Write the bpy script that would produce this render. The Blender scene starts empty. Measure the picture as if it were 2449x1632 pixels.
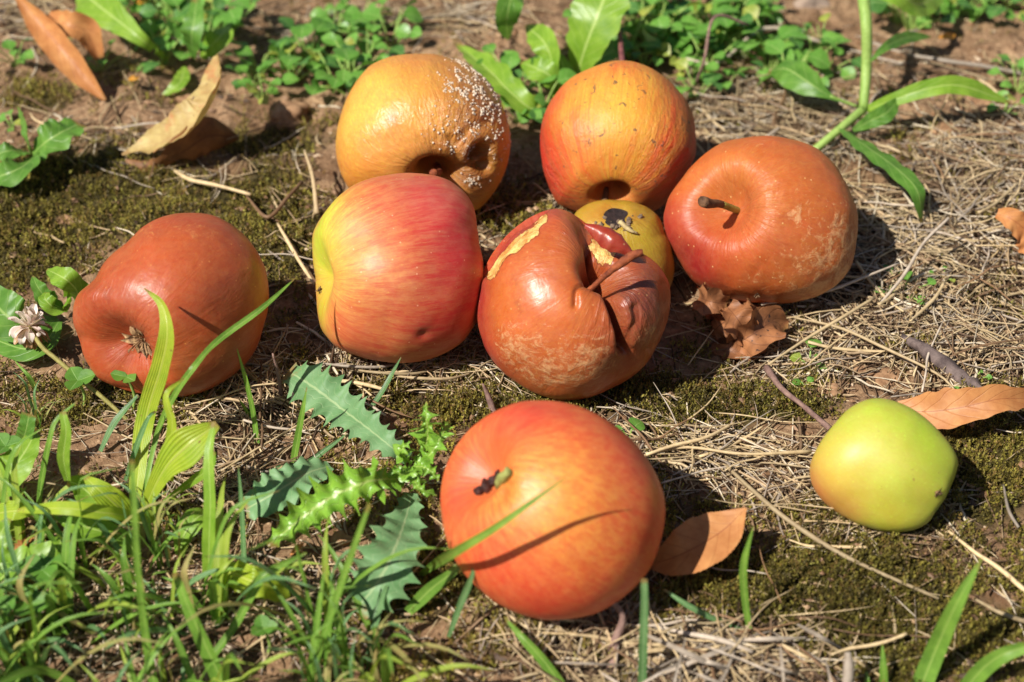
import bpy, math, random
import numpy as np
from mathutils import Vector, Matrix

random.seed(7)
rng = np.random.default_rng(7)
scene = bpy.context.scene
COL = scene.collection
rad = math.radians

# ------------------------------------------------------------------ camera
PITCH, DIST, FOCAL = rad(40), 0.70, 60.0
IW, IH = 2449.0, 1632.0
FPX = FOCAL / 36.0 * IW
CAM = np.array([0.0, -DIST * math.cos(PITCH), DIST * math.sin(PITCH)])
RT = np.array([1.0, 0, 0])
UP = np.array([0, math.sin(PITCH), math.cos(PITCH)])
BK = np.array([0, -math.cos(PITCH), math.sin(PITCH)])
cd = bpy.data.cameras.new('camera')
cam = bpy.data.objects.new('camera', cd)
COL.objects.link(cam)
cam.location = CAM
cam.rotation_euler = (math.pi / 2 - PITCH, 0, 0)
cd.lens, cd.sensor_width = FOCAL, 36.0
cd.clip_start, cd.clip_end = 0.01, 200
cd.dof.use_dof = True
cd.dof.focus_distance = 0.665
cd.dof.aperture_fstop = 8.5
scene.camera = cam

# ------------------------------------------------------------------ light
SUN_EL, SUN_AZ = rad(50), rad(36)          # azimuth: to the left, swung towards the camera side
SUN = np.array([-math.cos(SUN_EL) * math.cos(SUN_AZ), -math.cos(SUN_EL) * math.sin(SUN_AZ), math.sin(SUN_EL)])
w = bpy.data.worlds.new('World')
scene.world = w
w.use_nodes = True
nt = w.node_tree
sky = nt.nodes.new('ShaderNodeTexSky')
sky.sky_type = 'NISHITA'
sky.sun_disc = False
sky.sun_elevation = SUN_EL
sky.sun_rotation = math.atan2(SUN[0], SUN[1])
bg = nt.nodes['Background']
bg.inputs[1].default_value = 0.05
nt.links.new(sky.outputs[0], bg.inputs[0])
sd = bpy.data.lights.new('sun', 'SUN')
sd.energy, sd.angle, sd.color = 4.9, rad(0.5), (1.0, 0.95, 0.87)
so = bpy.data.objects.new('sun', sd)
COL.objects.link(so)
so.location = SUN * 5
so.rotation_euler = Vector(SUN).to_track_quat('Z', 'Y').to_euler()
scene.view_settings.view_transform = 'Standard'
scene.view_settings.look = 'None'
scene.view_settings.exposure = 0.42
scene.view_settings.gamma = 1.0

# ------------------------------------------------------------------ helpers
def lin(c):
    """sRGB 0..255 to linear."""
    c = np.asarray(c, float) / 255.0
    return np.where(c <= 0.04045, c / 12.92, ((c + 0.055) / 1.055) ** 2.4)


def vnoise(p, seed=0):
    p = np.asarray(p, float)
    i = np.floor(p).astype(np.int64)
    f = p - i
    f = f * f * f * (f * (f * 6 - 15) + 10)
    out = np.zeros(len(p))
    for dx in (0, 1):
        for dy in (0, 1):
            for dz in (0, 1):
                h = ((i[:, 0] + dx) * 73856093) ^ ((i[:, 1] + dy) * 19349663) ^ ((i[:, 2] + dz) * 83492791) ^ (seed * 2654435761)
                h = (h ^ (h >> 13)) & 0xFFFFFFFF
                h = (h * 1274126177) & 0xFFFFFFFF
                h = (h ^ (h >> 16)) & 0xFFFFFF
                wgt = (f[:, 0] if dx else 1 - f[:, 0]) * (f[:, 1] if dy else 1 - f[:, 1]) * (f[:, 2] if dz else 1 - f[:, 2])
                out += wgt * (h / float(0xFFFFFF) * 2 - 1)
    return out


def fbm(p, octv=4, seed=0):
    p = np.asarray(p, float)
    a, s, o = 1.0, 0.0, np.zeros(len(p))
    for k in range(octv):
        o += a * vnoise(p * (2.03 ** k), seed + k)
        s += a
        a *= 0.5
    return o / s


def pj(p):
    """world points -> picture coordinates of the photograph (used to lay out ground cover by region)."""
    d = np.asarray(p, float) - CAM
    z = -(d @ BK)
    z = np.where(z < 0.05, 0.05, z)
    return IW / 2 + FPX * (d @ RT) / z, IH / 2 - FPX * (d @ UP) / z


def blobs(px, py, bl):
    o = np.zeros(len(px))
    for (cx, cy, rx, ry, a) in bl:
        o = np.maximum(o, a * np.exp(-((px - cx) / rx) ** 2 - ((py - cy) / ry) ** 2))
    return o


def ray(px, py):
    d = RT * (px - IW / 2) / FPX - UP * (py - IH / 2) / FPX - BK
    return d


def ghl(x, y):
    """height of the soil at arrays x, y"""
    x = np.atleast_1d(np.asarray(x, float)); y = np.atleast_1d(np.asarray(y, float))
    z0 = np.zeros_like(x)
    h = 0.006 * vnoise(np.stack([x * 9, y * 9, z0], 1), 3) + 0.0035 * vnoise(np.stack([x * 26, y * 26, z0], 1), 4)
    px, py = pj(np.stack([x, y, z0], 1))
    h = h - 0.012 * np.exp(-((px - 800) / 300) ** 2 - ((py - 1330) / 90) ** 2) * 0.6
    # rough crumbly soil
    rough = np.clip(blobs(px, py, SOIL), 0, 1)
    n = fbm(np.stack([x * 70, y * 70, z0], 1), 4, 11)
    h = h + (0.0015 + 0.006 * rough) * n + 0.0014 * fbm(np.stack([x * 260, y * 260, z0], 1), 2, 17)
    return h


SOIL = [(2330, 230, 220, 130, 1), (480, 230, 160, 90, .9), (700, 290, 90, 60, .9), (2020, 900, 140, 60, 1), (2080, 930, 160, 40, .8),
        (850, 1330, 170, 90, 1), (1240, 130, 140, 110, .8), (1900, 60, 200, 60, .7), (30, 60, 90, 60, .8), (250, 1440, 200, 120, .6),
        (560, 1500, 200, 140, .6)]
MOSS = [(260, 470, 330, 120, 1), (640, 560, 140, 190, .95), (60, 560, 160, 150, .9), (1240, 530, 130, 70, .8), (1700, 960, 260, 60, .95),
        (2360, 1090, 130, 190, 1), (1240, 960, 280, 80, 1), (1560, 940, 220, 60, 1), (900, 960, 200, 50, .7), (1000, 560, 60, 60, .5), (1980, 1420, 430, 130, 1), (1660, 1000, 150, 70, .9), (330, 960, 240, 70, .7),
        (90, 230, 110, 50, .8), (640, 330, 180, 60, .7), (2200, 1520, 320, 110, .95), (1230, 1520, 170, 90, .5), (1700, 1300, 130, 90, .8),
        (1880, 960, 150, 60, .7), (1060, 1010, 120, 90, .6), (180, 1280, 240, 120, .35), (2380, 700, 100, 50, .5), (1020, 1400, 130, 120, .7)]
STRAW = [(2170, 640, 300, 170, 1), (2330, 420, 200, 140, .95), (1760, 250, 130, 90, .9), (1960, 330, 170, 110, .8), (960, 905, 280, 50, .9),
         (1660, 1090, 190, 80, 1), (1740, 1560, 260, 70, 1), (1420, 1560, 220, 70, .8), (650, 985, 230, 60, .9), (900, 60, 250, 60, .6),
         (430, 425, 200, 60, .35), (1990, 840, 220, 80, .6), (2340, 830, 170, 130, .8), (250, 330, 200, 50, .4), (700, 480, 70, 130, .35),
         (1900, 1180, 170, 120, .45), (560, 1150, 200, 140, .5), (330, 1480, 250, 110, .4), (700, 1420, 200, 100, .5), (1100, 60, 120, 60, .7),
         (60, 30, 120, 60, .6), (1400, 520, 60, 30, .3), (2200, 180, 150, 40, .4)]
GRASS = [(230, 1430, 480, 230, 1), (780, 1540, 330, 110, .9), (60, 1060, 150, 150, .6)]
WEED = [(430, 60, 190, 110, 1), (610, 190, 90, 55, .9), (840, 150, 140, 80, 1), (1650, 90, 170, 110, 1), (1900, 140, 130, 70, .8), (2310, 40, 170, 45, .8),
        (2420, 150, 40, 60, .5), (1190, 190, 60, 60, .4), (1560, 30, 60, 40, .7), (20, 180, 40, 40, .5), (1250, 250, 50, 40, .5)]


def gh(x, y):
    return float(ghl([x], [y])[0])


def P(px, py, h=0.0):
    """the point seen at (px, py) that stands h metres over the soil"""
    d = ray(px, py)
    z = h
    for _ in range(3):
        t = (z - CAM[2]) / d[2]
        q = CAM + d * t
        z = h + gh(q[0], q[1])
    return CAM + d * ((z - CAM[2]) / d[2])


def D(px, py, depth):
    return CAM + ray(px, py) * depth


def PX(p):
    """metres per photograph pixel at world point p"""
    return float(-((np.asarray(p) - CAM) @ BK)) / FPX


def mesh_np(name, V, F, mat=None, parent=None, smooth=True, uv=None, colors=None, origin=None, vecs=None):
    V = np.asarray(V, float)
    if origin is not None:
        V = V - np.asarray(origin)
    me = bpy.data.meshes.new(name)
    if not isinstance(F, (list, tuple)):
        F = [F]
    F = [np.asarray(f, np.int64) for f in F if len(f)]
    nl = sum(f.size for f in F)
    npoly = sum(len(f) for f in F)
    me.vertices.add(len(V)); me.vertices.foreach_set('co', V.astype(np.float32).ravel())
    me.loops.add(nl); me.polygons.add(npoly)
    vi = np.concatenate([f.ravel() for f in F])
    me.loops.foreach_set('vertex_index', vi.astype(np.int32))
    tot = np.concatenate([np.full(len(f), f.shape[1]) for f in F])
    st = np.concatenate([[0], np.cumsum(tot)[:-1]])
    me.polygons.foreach_set('loop_start', st.astype(np.int32))
    me.polygons.foreach_set('use_smooth', np.full(npoly, smooth))
    if uv is not None:
        l = me.uv_layers.new(name='UVMap')
        l.data.foreach_set('uv', np.asarray(uv)[vi].astype(np.float32).ravel())
    for k, c in (colors or {}).items():
        c = np.asarray(c, float)
        if c.shape[1] == 3:
            c = np.concatenate([c, np.ones((len(c), 1))], 1)
        a = me.attributes.new(k, 'FLOAT_COLOR', 'POINT')
        a.data.foreach_set('color', c.astype(np.float32).ravel())
    for k, c in (vecs or {}).items():
        a = me.attributes.new(k, 'FLOAT_VECTOR', 'POINT')
        a.data.foreach_set('vector', np.asarray(c, np.float32).ravel())
    me.update(calc_edges=True)
    me.validate()
    if mat:
        me.materials.append(mat)
    o = bpy.data.objects.new(name, me)
    COL.objects.link(o)
    if parent is not None:
        o.parent = parent
    elif origin is not None:
        o.location = origin
    return o


def tag(o, label=None, cat=None, group=None, kind=None):
    if label: o['label'] = label
    if cat: o['category'] = cat
    if group: o['group'] = group
    if kind: o['kind'] = kind
    return o


def empty(name, loc, label, cat, group=None):
    o = bpy.data.objects.new(name, None)
    o.empty_display_size = 0.01
    COL.objects.link(o)
    o.location = loc
    return tag(o, label, cat, group)


def copy_tree(o, kids, parent=None):
    c = o.copy(); COL.objects.link(c)
    if parent is not None:
        c.parent = parent
    for ch in kids.get(o, []):
        copy_tree(ch, kids, c)
    return c


def cat_rom(pts, n):
    pts = np.asarray(pts, float)
    if len(pts) == 2:
        t = np.linspace(0, 1, n)[:, None]
        return pts[0] * (1 - t) + pts[1] * t
    q = np.vstack([2 * pts[0] - pts[1], pts, 2 * pts[-1] - pts[-2]])
    seg = np.linalg.norm(np.diff(pts, axis=0), axis=1)
    cum = np.concatenate([[0], np.cumsum(seg)]) / seg.sum()
    out = []
    for t in np.linspace(0, 1, n):
        i = min(int(np.searchsorted(cum, t, 'right')) - 1, len(pts) - 2)
        u = (t - cum[i]) / max(cum[i + 1] - cum[i], 1e-9)
        p0, p1, p2, p3 = q[i], q[i + 1], q[i + 2], q[i + 3]
        out.append(0.5 * ((2 * p1) + (p2 - p0) * u + (2 * p0 - 5 * p1 + 4 * p2 - p3) * u * u + (3 * p1 - p0 - 3 * p2 + p3) * u ** 3))
    return np.array(out)


def norm(v):
    v = np.asarray(v, float)
    return v / np.maximum(np.linalg.norm(v, axis=-1, keepdims=True), 1e-12)


def tube(pts, r, sides=8, n=None, rough=0.0, seed=0):
    """tapered tube along pts; r one radius per control point"""
    n = n or max(4, 4 * len(pts))
    c = cat_rom(pts, n)
    rr = np.interp(np.linspace(0, 1, n), np.linspace(0, 1, len(r)), r)
    tg = norm(np.gradient(c, axis=0))
    ref = np.array([0, 0, 1.0]) if abs(tg[0][2]) < 0.9 else np.array([1.0, 0, 0])
    s = norm(np.cross(tg, ref)); u = np.cross(s, tg)
    a = np.linspace(0, 2 * math.pi, sides, endpoint=False)
    V = (c[:, None, :] + rr[:, None, None] * (np.cos(a)[None, :, None] * s[:, None, :] + np.sin(a)[None, :, None] * u[:, None, :])).reshape(-1, 3)
    if rough:
        V = V + norm(V - np.repeat(c, sides, 0)) * (fbm(V * 600, 2, seed) * rough)[:, None]
    i = np.arange(n - 1)[:, None]; j = np.arange(sides)[None, :]
    F = np.stack([i * sides + j, i * sides + (j + 1) % sides, (i + 1) * sides + (j + 1) % sides, (i + 1) * sides + j], -1).reshape(-1, 4)
    V = np.vstack([V, c[0], c[-1]])
    j = np.arange(sides)
    t1 = np.stack([np.full(sides, n * sides), (j + 1) % sides, j], 1)
    t2 = np.stack([np.full(sides, n * sides + 1), (n - 1) * sides + j, (n - 1) * sides + (j + 1) % sides], 1)
    uv = np.zeros((len(V), 2)); uv[:n * sides, 0] = np.repeat(np.linspace(0, 1, n), sides); uv[:n * sides, 1] = np.tile(j / sides, n)
    return V, [F, np.vstack([t1, t2])], uv


def join(parts):
    """join (V, [F..], uv) tuples"""
    Vs, Qs, Ts, Us, off = [], [], [], [], 0
    for V, F, U in parts:
        for f in F:
            (Qs if f.shape[1] == 4 else Ts).append(f + off)
        Vs.append(V); Us.append(U); off += len(V)
    F = []
    if Qs: F.append(np.vstack(Qs))
    if Ts: F.append(np.vstack(Ts))
    return np.vstack(Vs), F, np.vstack(Us)


def blade(pts, hw, up=(0, 0, 1), nU=24, nV=6, fold=0.15, curl=0.0, teeth=None, wav=0.0, wavn=5, twist=0.0, seed=0, spike=0.0, rag=0.0):
    """leaf surface along a midrib; hw half-widths at even steps"""
    c = cat_rom(pts, nU + 1)
    t = np.linspace(0, 1, nU + 1)
    if len(hw) == 2:
        ww = np.interp(t, [0, 1], hw)
    else:
        ww = cat_rom(np.stack([np.linspace(0, 1, len(hw)), hw, np.zeros(len(hw))], 1), 4 * len(hw) + 40)
        ww = np.interp(t, ww[:, 0], np.maximum(ww[:, 1], 0))
    tg = norm(np.gradient(c, axis=0))
    side = norm(np.cross(tg, np.asarray(up, float)))
    nr = np.cross(side, tg)
    if twist:
        a = (t * twist)[:, None]
        side, nr = side * np.cos(a) + nr * np.sin(a), nr * np.cos(a) - side * np.sin(a)
    s = np.linspace(-1, 1, 2 * nV + 1)
    rs = np.random.default_rng(seed)
    wl = np.stack([ww, ww], 1)
    if teeth:
        for k, ph in enumerate((0.0, 0.37)):
            q = (t * teeth[0] + ph) % 1.0
            if spike:
                saw = np.clip(1 - np.abs(q - 0.5) * 2, 0, 1) ** spike
            else:
                saw = np.where(q < .7, q / .7, (1 - q) / .3)
            wl[:, k] = ww * (1 - teeth[1] + teeth[1] * saw * (1.0 if not spike else 1.35))
    if rag:
        for k in (0, 1):
            wl[:, k] *= 1 + rag * vnoise(np.stack([t * 14, np.full_like(t, k * 7.3), np.full_like(t, seed)], 1), 5)
    W2 = np.where(s[None, :] < 0, wl[:, :1], wl[:, 1:]) * s[None, :]
    A = np.abs(s)[None, :]
    lift = ww[:, None] * (fold * A + curl * A ** 2)
    if wav:
        lift = lift + ww[:, None] * wav * A ** 1.5 * np.sin(t[:, None] * wavn * 6.283 + np.where(s < 0, 0.0, 2.0)[None, :] + rs.random() * 6)
    V = c[:, None, :] + side[:, None, :] * W2[:, :, None] + nr[:, None, :] * lift[:, :, None]
    m = len(s)
    V = V.reshape(-1, 3)
    i = np.arange(nU)[:, None]; j = np.arange(m - 1)[None, :]
    F = np.stack([i * m + j, i * m + j + 1, (i + 1) * m + j + 1, (i + 1) * m + j], -1).reshape(-1, 4)
    uv = np.stack([np.repeat(t, m), np.tile((s + 1) / 2, nU + 1)], 1)
    return V, [F], uv


# ------------------------------------------------------------------ materials
class NT:
    def __init__(self, name):
        self.m = bpy.data.materials.new(name)
        self.m.use_nodes = True
        self.t = self.m.node_tree
        self.t.nodes.clear()
        self.out = self.n('ShaderNodeOutputMaterial')

    def n(self, kind, ins=None, **kw):
        x = self.t.nodes.new(kind)
        for k, v in kw.items():
            setattr(x, k, v)
        for k, v in (ins or {}).items():
            self.set(x.inputs[k], v)
        return x

    def set(self, sock, v):
        if isinstance(v, bpy.types.NodeSocket):
            self.t.links.new(v, sock)
        elif isinstance(v, bpy.types.Node):
            self.t.links.new(v.outputs[0], sock)
        else:
            if isinstance(v, (tuple, list, np.ndarray)):
                v = [float(q) for q in v]
                if sock.type == 'RGBA' and len(v) == 3:
                    v = v + [1.0]
            sock.default_value = v

    def math(self, op, a, b=0.0, c=0.0, clamp=False):
        x = self.n('ShaderNodeMath', {0: a, 1: b, 2: c}, operation=op)
        x.use_clamp = clamp
        return x.outputs[0]

    def noise(self, vec, scale, detail=4, rough=.55, dist=0.0):
        return self.n('ShaderNodeTexNoise', {'Vector': vec, 'Scale': scale, 'Detail': detail, 'Roughness': rough, 'Distortion': dist}).outputs[0]

    def ramp(self, f, lo, hi, a=0.0, b=1.0):
        x = self.n('ShaderNodeMapRange', {0: f, 1: lo, 2: hi, 3: a, 4: b})
        return x.outputs[0]

    def mix(self, f, a, b, mode='MIX'):
        x = self.n('ShaderNodeMix', data_type='RGBA', blend_type=mode)
        self.set(x.inputs[0], f); self.set(x.inputs[6], a); self.set(x.inputs[7], b)
        return x.outputs[2]

    def vmul(self, v, s):
        return self.n('ShaderNodeVectorMath', {0: v, 1: s}, operation='MULTIPLY').outputs[0]

    def attr(self, name):
        return self.n('ShaderNodeAttribute', attribute_name=name)

    def bump(self, h, strength, dist=0.001, nrm=None):
        ins = {'Height': h, 'Strength': strength, 'Distance': dist}
        if nrm is not None: ins['Normal'] = nrm
        return self.n('ShaderNodeBump', ins).outputs[0]

    def done(self, sh):
        self.t.links.new(sh.outputs[0] if isinstance(sh, bpy.types.Node) else sh, self.out.inputs[0])
        return self.m


def apple_mat(name, streak=(180, 40, 35), sk=(16, 1.1), speck=(240, 215, 150), speckd=.5, scuff=(205, 160, 110), scuffs=180, rough=.36,
              wr=(120, .5), flesh=(236, 200, 122), coat=.25, dirt=None, mottle=.18, scuffstretch=(1, 1, 1), flecks=.45, bloom=.04, gain=.64, bruise=.5, sharp=(.40, .62)):
    g = NT(name)
    oc = g.n('ShaderNodeTexCoord').outputs['Object']
    pig = g.mix(1.0, g.attr('pig').outputs['Color'], (gain, gain, gain), 'MULTIPLY')
    aux = g.n('ShaderNodeSeparateColor', {0: g.attr('aux').outputs['Color']})
    fl = g.attr('aux').outputs['Alpha']
    axc = g.attr('axc').outputs['Vector']
    m1 = g.noise(oc, 60, 5, .6)
    col = g.mix(g.ramp(m1, .3, .7), g.mix(mottle, pig, (0.25, 0.05, 0.02), 'MIX'), pig)
    mb = g.noise(oc, 26, 3, .55, .4)
    col = g.mix(g.ramp(mb, .38, .66, 0, .7), col, g.mix(1.0, col, (1.0, 1.35, 1.0), 'MULTIPLY'))
    m2 = g.noise(oc, 320, 3, .6)
    fk = g.noise(g.vmul(axc, (34, 34, 22)), 1.0, 4, .7)
    col = g.mix(g.ramp(fk, .5, .66, 0, flecks), col, g.mix(1.0, col, (1.08, 1.55, 1.0), 'MULTIPLY'))
    col = g.mix(g.ramp(fk, .46, .3, 0, flecks * .8), col, g.mix(1.0, col, (.72, .5, .5), 'MULTIPLY'))
    fp = g.n('ShaderNodeTexVoronoi', {'Vector': oc, 'Scale': 620.0})
    fpd = g.math('MULTIPLY', g.ramp(fp.outputs['Distance'], .1, .3, 1, 0), g.ramp(g.n('ShaderNodeSeparateColor', {0: fp.outputs['Color']}).outputs[1], .5, .9, 0, .45))
    col = g.mix(fpd, col, g.mix(1.0, col, (1.1, 1.6, 1.15), 'MULTIPLY'))
    brz = g.ramp(g.noise(oc, 34, 4, .65, .8), .60, .74, 0, bruise)
    col = g.mix(brz, col, g.mix(1.0, col, (.55, .42, .4), 'MULTIPLY'))
    film = g.noise(oc, 40, 6, .7)
    col = g.mix(g.ramp(film, .35, .7, 0, bloom), col, (.62, .50, .42))
    col = g.mix(g.ramp(m2, .35, .75, 0, .14), col, g.mix(.35, col, (.9, .6, .22)))
    st = g.noise(g.vmul(axc, (sk[0], sk[0], sk[1])), 1.0, 5, .65, .2)
    st2 = g.noise(g.vmul(axc, (sk[0] * 4, sk[0] * 4, sk[1] * 3)), 1.0, 3, .6)
    stf = g.math('MULTIPLY', g.ramp(g.math('ADD', g.math('MULTIPLY', st, .65), g.math('MULTIPLY', st2, .35)), sharp[0], sharp[1]), aux.outputs[0], clamp=True)
    col = g.mix(stf, col, lin(streak))
    # pale lenticels
    vo = g.n('ShaderNodeTexVoronoi', {'Vector': oc, 'Scale': 330.0})
    d = g.ramp(vo.outputs['Distance'], .05, .15, 1, 0)
    keep = g.ramp(g.n('ShaderNodeSeparateColor', {0: vo.outputs['Color']}).outputs[0], .62, .66, 0, speckd * .8)
    col = g.mix(g.math('MULTIPLY', d, keep), col, lin(speck))
    # scuffed, corky skin
    sc = g.noise(g.vmul(oc, scuffstretch), scuffs, 7, .74, .9)
    sc3 = g.noise(oc, 700, 3, .7)
    scf = g.math('MULTIPLY', g.ramp(g.math('ADD', g.math('ADD', g.math('MULTIPLY', sc, .75), g.math('MULTIPLY', sc3, .25)), g.math('MULTIPLY', aux.outputs[1], .8)), .735, .86), .9, clamp=True)
    col = g.mix(g.math('MULTIPLY', scf, .8), col, lin(scuff))
    if dirt:
        dn = g.noise(oc, 230, 4, .7, 1.0)
        df = g.ramp(dn, dirt[1], dirt[1] + .05, 0, .85)
        col = g.mix(df, col, lin(dirt[0]))
    # bare flesh where the skin is torn
    ff = g.ramp(g.math('ADD', fl, g.math('MULTIPLY', g.math('SUBTRACT', g.noise(oc, 105, 5, .65), .5), 1.25)), .50, .53)
    rim = g.ramp(g.math('ADD', fl, g.math('MULTIPLY', g.math('SUBTRACT', g.noise(oc, 105, 5, .65), .5), 1.25)), .40, .5, 0, .7)
    col = g.mix(g.math('MULTIPLY', rim, g.ramp(fl, .2, .3)), col, lin((112, 50, 26)))
    fn = g.noise(oc, 180, 5, .7)
    col = g.mix(ff, col, g.mix(g.ramp(fn, .40, .62), lin(flesh), lin((184, 122, 58))))
    wv = g.noise(g.vmul(axc, (wr[0] * .12, wr[0] * .12, wr[0] * .05)), 1.0, 4, .6, .8)
    wn = g.noise(oc, wr[0] * 1.6, 3, .6, .4)
    h = g.math('MULTIPLY', g.math('ADD', wv, wn), aux.outputs[2])
    nb = g.bump(h, wr[1], .004)
    nb = g.bump(g.math('ADD', g.math('MULTIPLY', m2, .5), g.math('MULTIPLY', scf, .8)), .34, .0006, nb)
    nb = g.bump(g.math('MULTIPLY', ff, g.math('ADD', fn, -.8)), .8, .002, nb)
    ro = g.math('ADD', g.math('ADD', rough + .04, g.math('MULTIPLY', scf, .25)), g.math('MULTIPLY', g.math('SUBTRACT', m1, .5), .2))
    b = g.n('ShaderNodeBsdfPrincipled', {'Base Color': col, 'Roughness': ro, 'Normal': nb, 'Coat Weight': 0.0, 'Coat Roughness': .42,
                                         'Subsurface Weight': .35, 'Subsurface Radius': (.006, .0022, .0008), 'Subsurface Scale': .7,
                                         'Specular IOR Level': .36 + coat * .2})
    return g.done(b)


def leaf_mat(name, base, dark=None, vein=(200, 215, 130), trans=.35, rough=.42, nv=9, veinw=.035, bumps=.3, spots=None, patch=None, spec=.4, stripes=0.0, browned=.5):
    g = NT(name)
    tc = g.n('ShaderNodeTexCoord')
    uv = g.n('ShaderNodeSeparateXYZ', {0: tc.outputs['UV']})
    oc = tc.outputs['Object']
    u, v = uv.outputs[0], uv.outputs[1]
    s = g.math('ABSOLUTE', g.math('SUBTRACT', v, .5))
    rnd = g.n('ShaderNodeObjectInfo').outputs['Random']
    dark = dark or tuple(np.array(base) * .72)
    n1 = g.noise(oc, 130, 4, .6)
    col = g.mix(g.ramp(n1, .35, .68), lin(dark), lin(base))
    col = g.mix(g.math('MULTIPLY', rnd, .35), col, g.mix(1.0, col, (.75, .8, .7), 'MULTIPLY'))
    if patch:
        col = g.mix(g.ramp(g.noise(oc, 60, 4, .65), patch[1], patch[1] + .12), col, lin(patch[0]))
    if spots:
        col = g.mix(g.ramp(g.noise(oc, 420, 2, .5), spots[1], spots[1] + .05), col, lin(spots[0]))
    mid = g.ramp(s, veinw * .5, veinw, 1, 0)
    sv = g.math('SINE', g.math('MULTIPLY', g.math('SUBTRACT', u, g.math('MULTIPLY', s, .45)), nv * 6.283))
    sv = g.ramp(sv, .90, 1.0)
    if stripes:
        stp = g.math('SINE', g.math('MULTIPLY', v, 55.0))
        col = g.mix(g.ramp(stp, 0, 1, 0, stripes), col, lin(vein))
        h0 = stp
    else:
        h0 = g.math('MULTIPLY', sv, -1.0)
    if veinw > 0:
        col = g.mix(g.math('MULTIPLY', mid, .75), col, lin(vein))
    if nv:
        col = g.mix(g.math('MULTIPLY', sv, .28), col, lin(vein))
    en = g.noise(oc, 210, 4, .7)
    edge = g.math('ADD', g.math('MULTIPLY', s, 2.0), g.math('MULTIPLY', g.math('SUBTRACT', en, .5), .5))
    tipf = g.math('ADD', u, g.math('MULTIPLY', g.math('SUBTRACT', en, .5), .25))
    ef = g.math('MAXIMUM', g.ramp(edge, 1.0, 1.12, 0, browned), g.ramp(tipf, .95, 1.0, 0, browned * 1.6), clamp=True)
    col = g.mix(ef, col, lin((150, 112, 66)))
    nb = g.bump(g.math('ADD', h0, g.math('MULTIPLY', n1, 1.5)), bumps, .0006)
    b = g.n('ShaderNodeBsdfPrincipled', {'Base Color': col, 'Roughness': rough, 'Normal': nb, 'Specular IOR Level': spec})
    tcol = g.mix(.5, col, g.mix(1.0, col, (1.0, 1.0, .35), 'MULTIPLY'))
    tr = g.n('ShaderNodeBsdfTranslucent', {'Color': tcol, 'Normal': nb})
    return g.done(g.n('ShaderNodeMixShader', {0: trans, 1: b, 2: tr}))


def fibre_mat(name, use_attr=True, base=(200, 170, 120), rough=.6):
    g = NT(name)
    oc = g.n('ShaderNodeTexCoord').outputs['Object']
    if use_attr:
        c = g.attr('tint').outputs['Color']
    else:
        rnd = g.n('ShaderNodeObjectInfo').outputs['Random']
        c = g.mix(rnd, lin(base), lin(tuple(np.array(base) * .7)))
    n1 = g.noise(g.vmul(oc, (1, 1, 1)), 350, 3, .6)
    c = g.mix(g.ramp(n1, .35, .7, 0, .5), c, g.mix(1.0, c, (.45, .38, .32), 'MULTIPLY'))
    nb = g.bump(n1, .4, .0004)
    b = g.n('ShaderNodeBsdfPrincipled', {'Base Color': c, 'Roughness': rough, 'Normal': nb, 'Specular IOR Level': .35})
    return g.done(b)


def bark_mat(name, a, b_, sc=200, rough=.75):
    g = NT(name)
    oc = g.n('ShaderNodeTexCoord').outputs['Object']
    n1 = g.noise(oc, sc, 5, .65)
    n2 = g.noise(oc, sc * 5, 3, .6)
    col = g.mix(g.ramp(n1, .35, .68), lin(a), lin(b_))
    nb = g.bump(g.math('ADD', n1, g.math('MULTIPLY', n2, .5)), .7, .0008)
    return g.done(g.n('ShaderNodeBsdfPrincipled', {'Base Color': col, 'Roughness': rough, 'Normal': nb, 'Specular IOR Level': .3}))


# ------------------------------------------------------------------ ground
def soil_mat():
    g = NT('crumbly_brown_soil')
    oc = g.n('ShaderNodeTexCoord').outputs['Object']
    z = g.attr('zone')
    zs = g.n('ShaderNodeSeparateColor', {0: z.outputs['Color']})
    n1 = g.noise(oc, 45, 6, .65)
    n2 = g.noise(oc, 320, 5, .7)
    col = g.mix(g.ramp(n1, .32, .68), lin((112, 84, 60)), lin((182, 150, 116)))
    col = g.mix(g.ramp(n2, .38, .66, 0, .7), col, lin((96, 66, 44)))
    vo = g.n('ShaderNodeTexVoronoi', {'Vector': oc, 'Scale': 420.0})
    grit = g.ramp(vo.outputs['Distance'], .12, .3, 1, 0)
    keep = g.ramp(g.n('ShaderNodeSeparateColor', {0: vo.outputs['Color']}).outputs[0], .7, .75)
    col = g.mix(g.math('MULTIPLY', g.math('MULTIPLY', grit, keep), .6), col, lin((205, 172, 135)))
    mossy = g.mix(g.ramp(n2, .35, .65), lin((34, 30, 14)), lin((84, 74, 34)))  # moss floor also lowered in tone, deepening the shadowy gaps by colour
    col = g.mix(g.ramp(g.math('ADD', zs.outputs[0], g.math('MULTIPLY', g.math('SUBTRACT', n1, .5), .7)), .3, .55), col, mossy)
    thatch = g.mix(g.ramp(n2, .35, .65), lin((42, 32, 23)), lin((112, 90, 66)))  # humus tone, darkened further so gaps under the straw read as shadow
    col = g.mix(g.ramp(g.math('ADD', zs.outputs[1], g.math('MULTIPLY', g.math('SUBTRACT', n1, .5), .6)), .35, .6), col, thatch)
    nb = g.bump(n1, .5, .006)
    nb = g.bump(n2, .9, .0016, nb)
    nb = g.bump(grit, .4, .0006, nb)
    return g.done(g.n('ShaderNodeBsdfPrincipled', {'Base Color': col, 'Roughness': .92, 'Normal': nb, 'Specular IOR Level': .2}))


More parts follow.
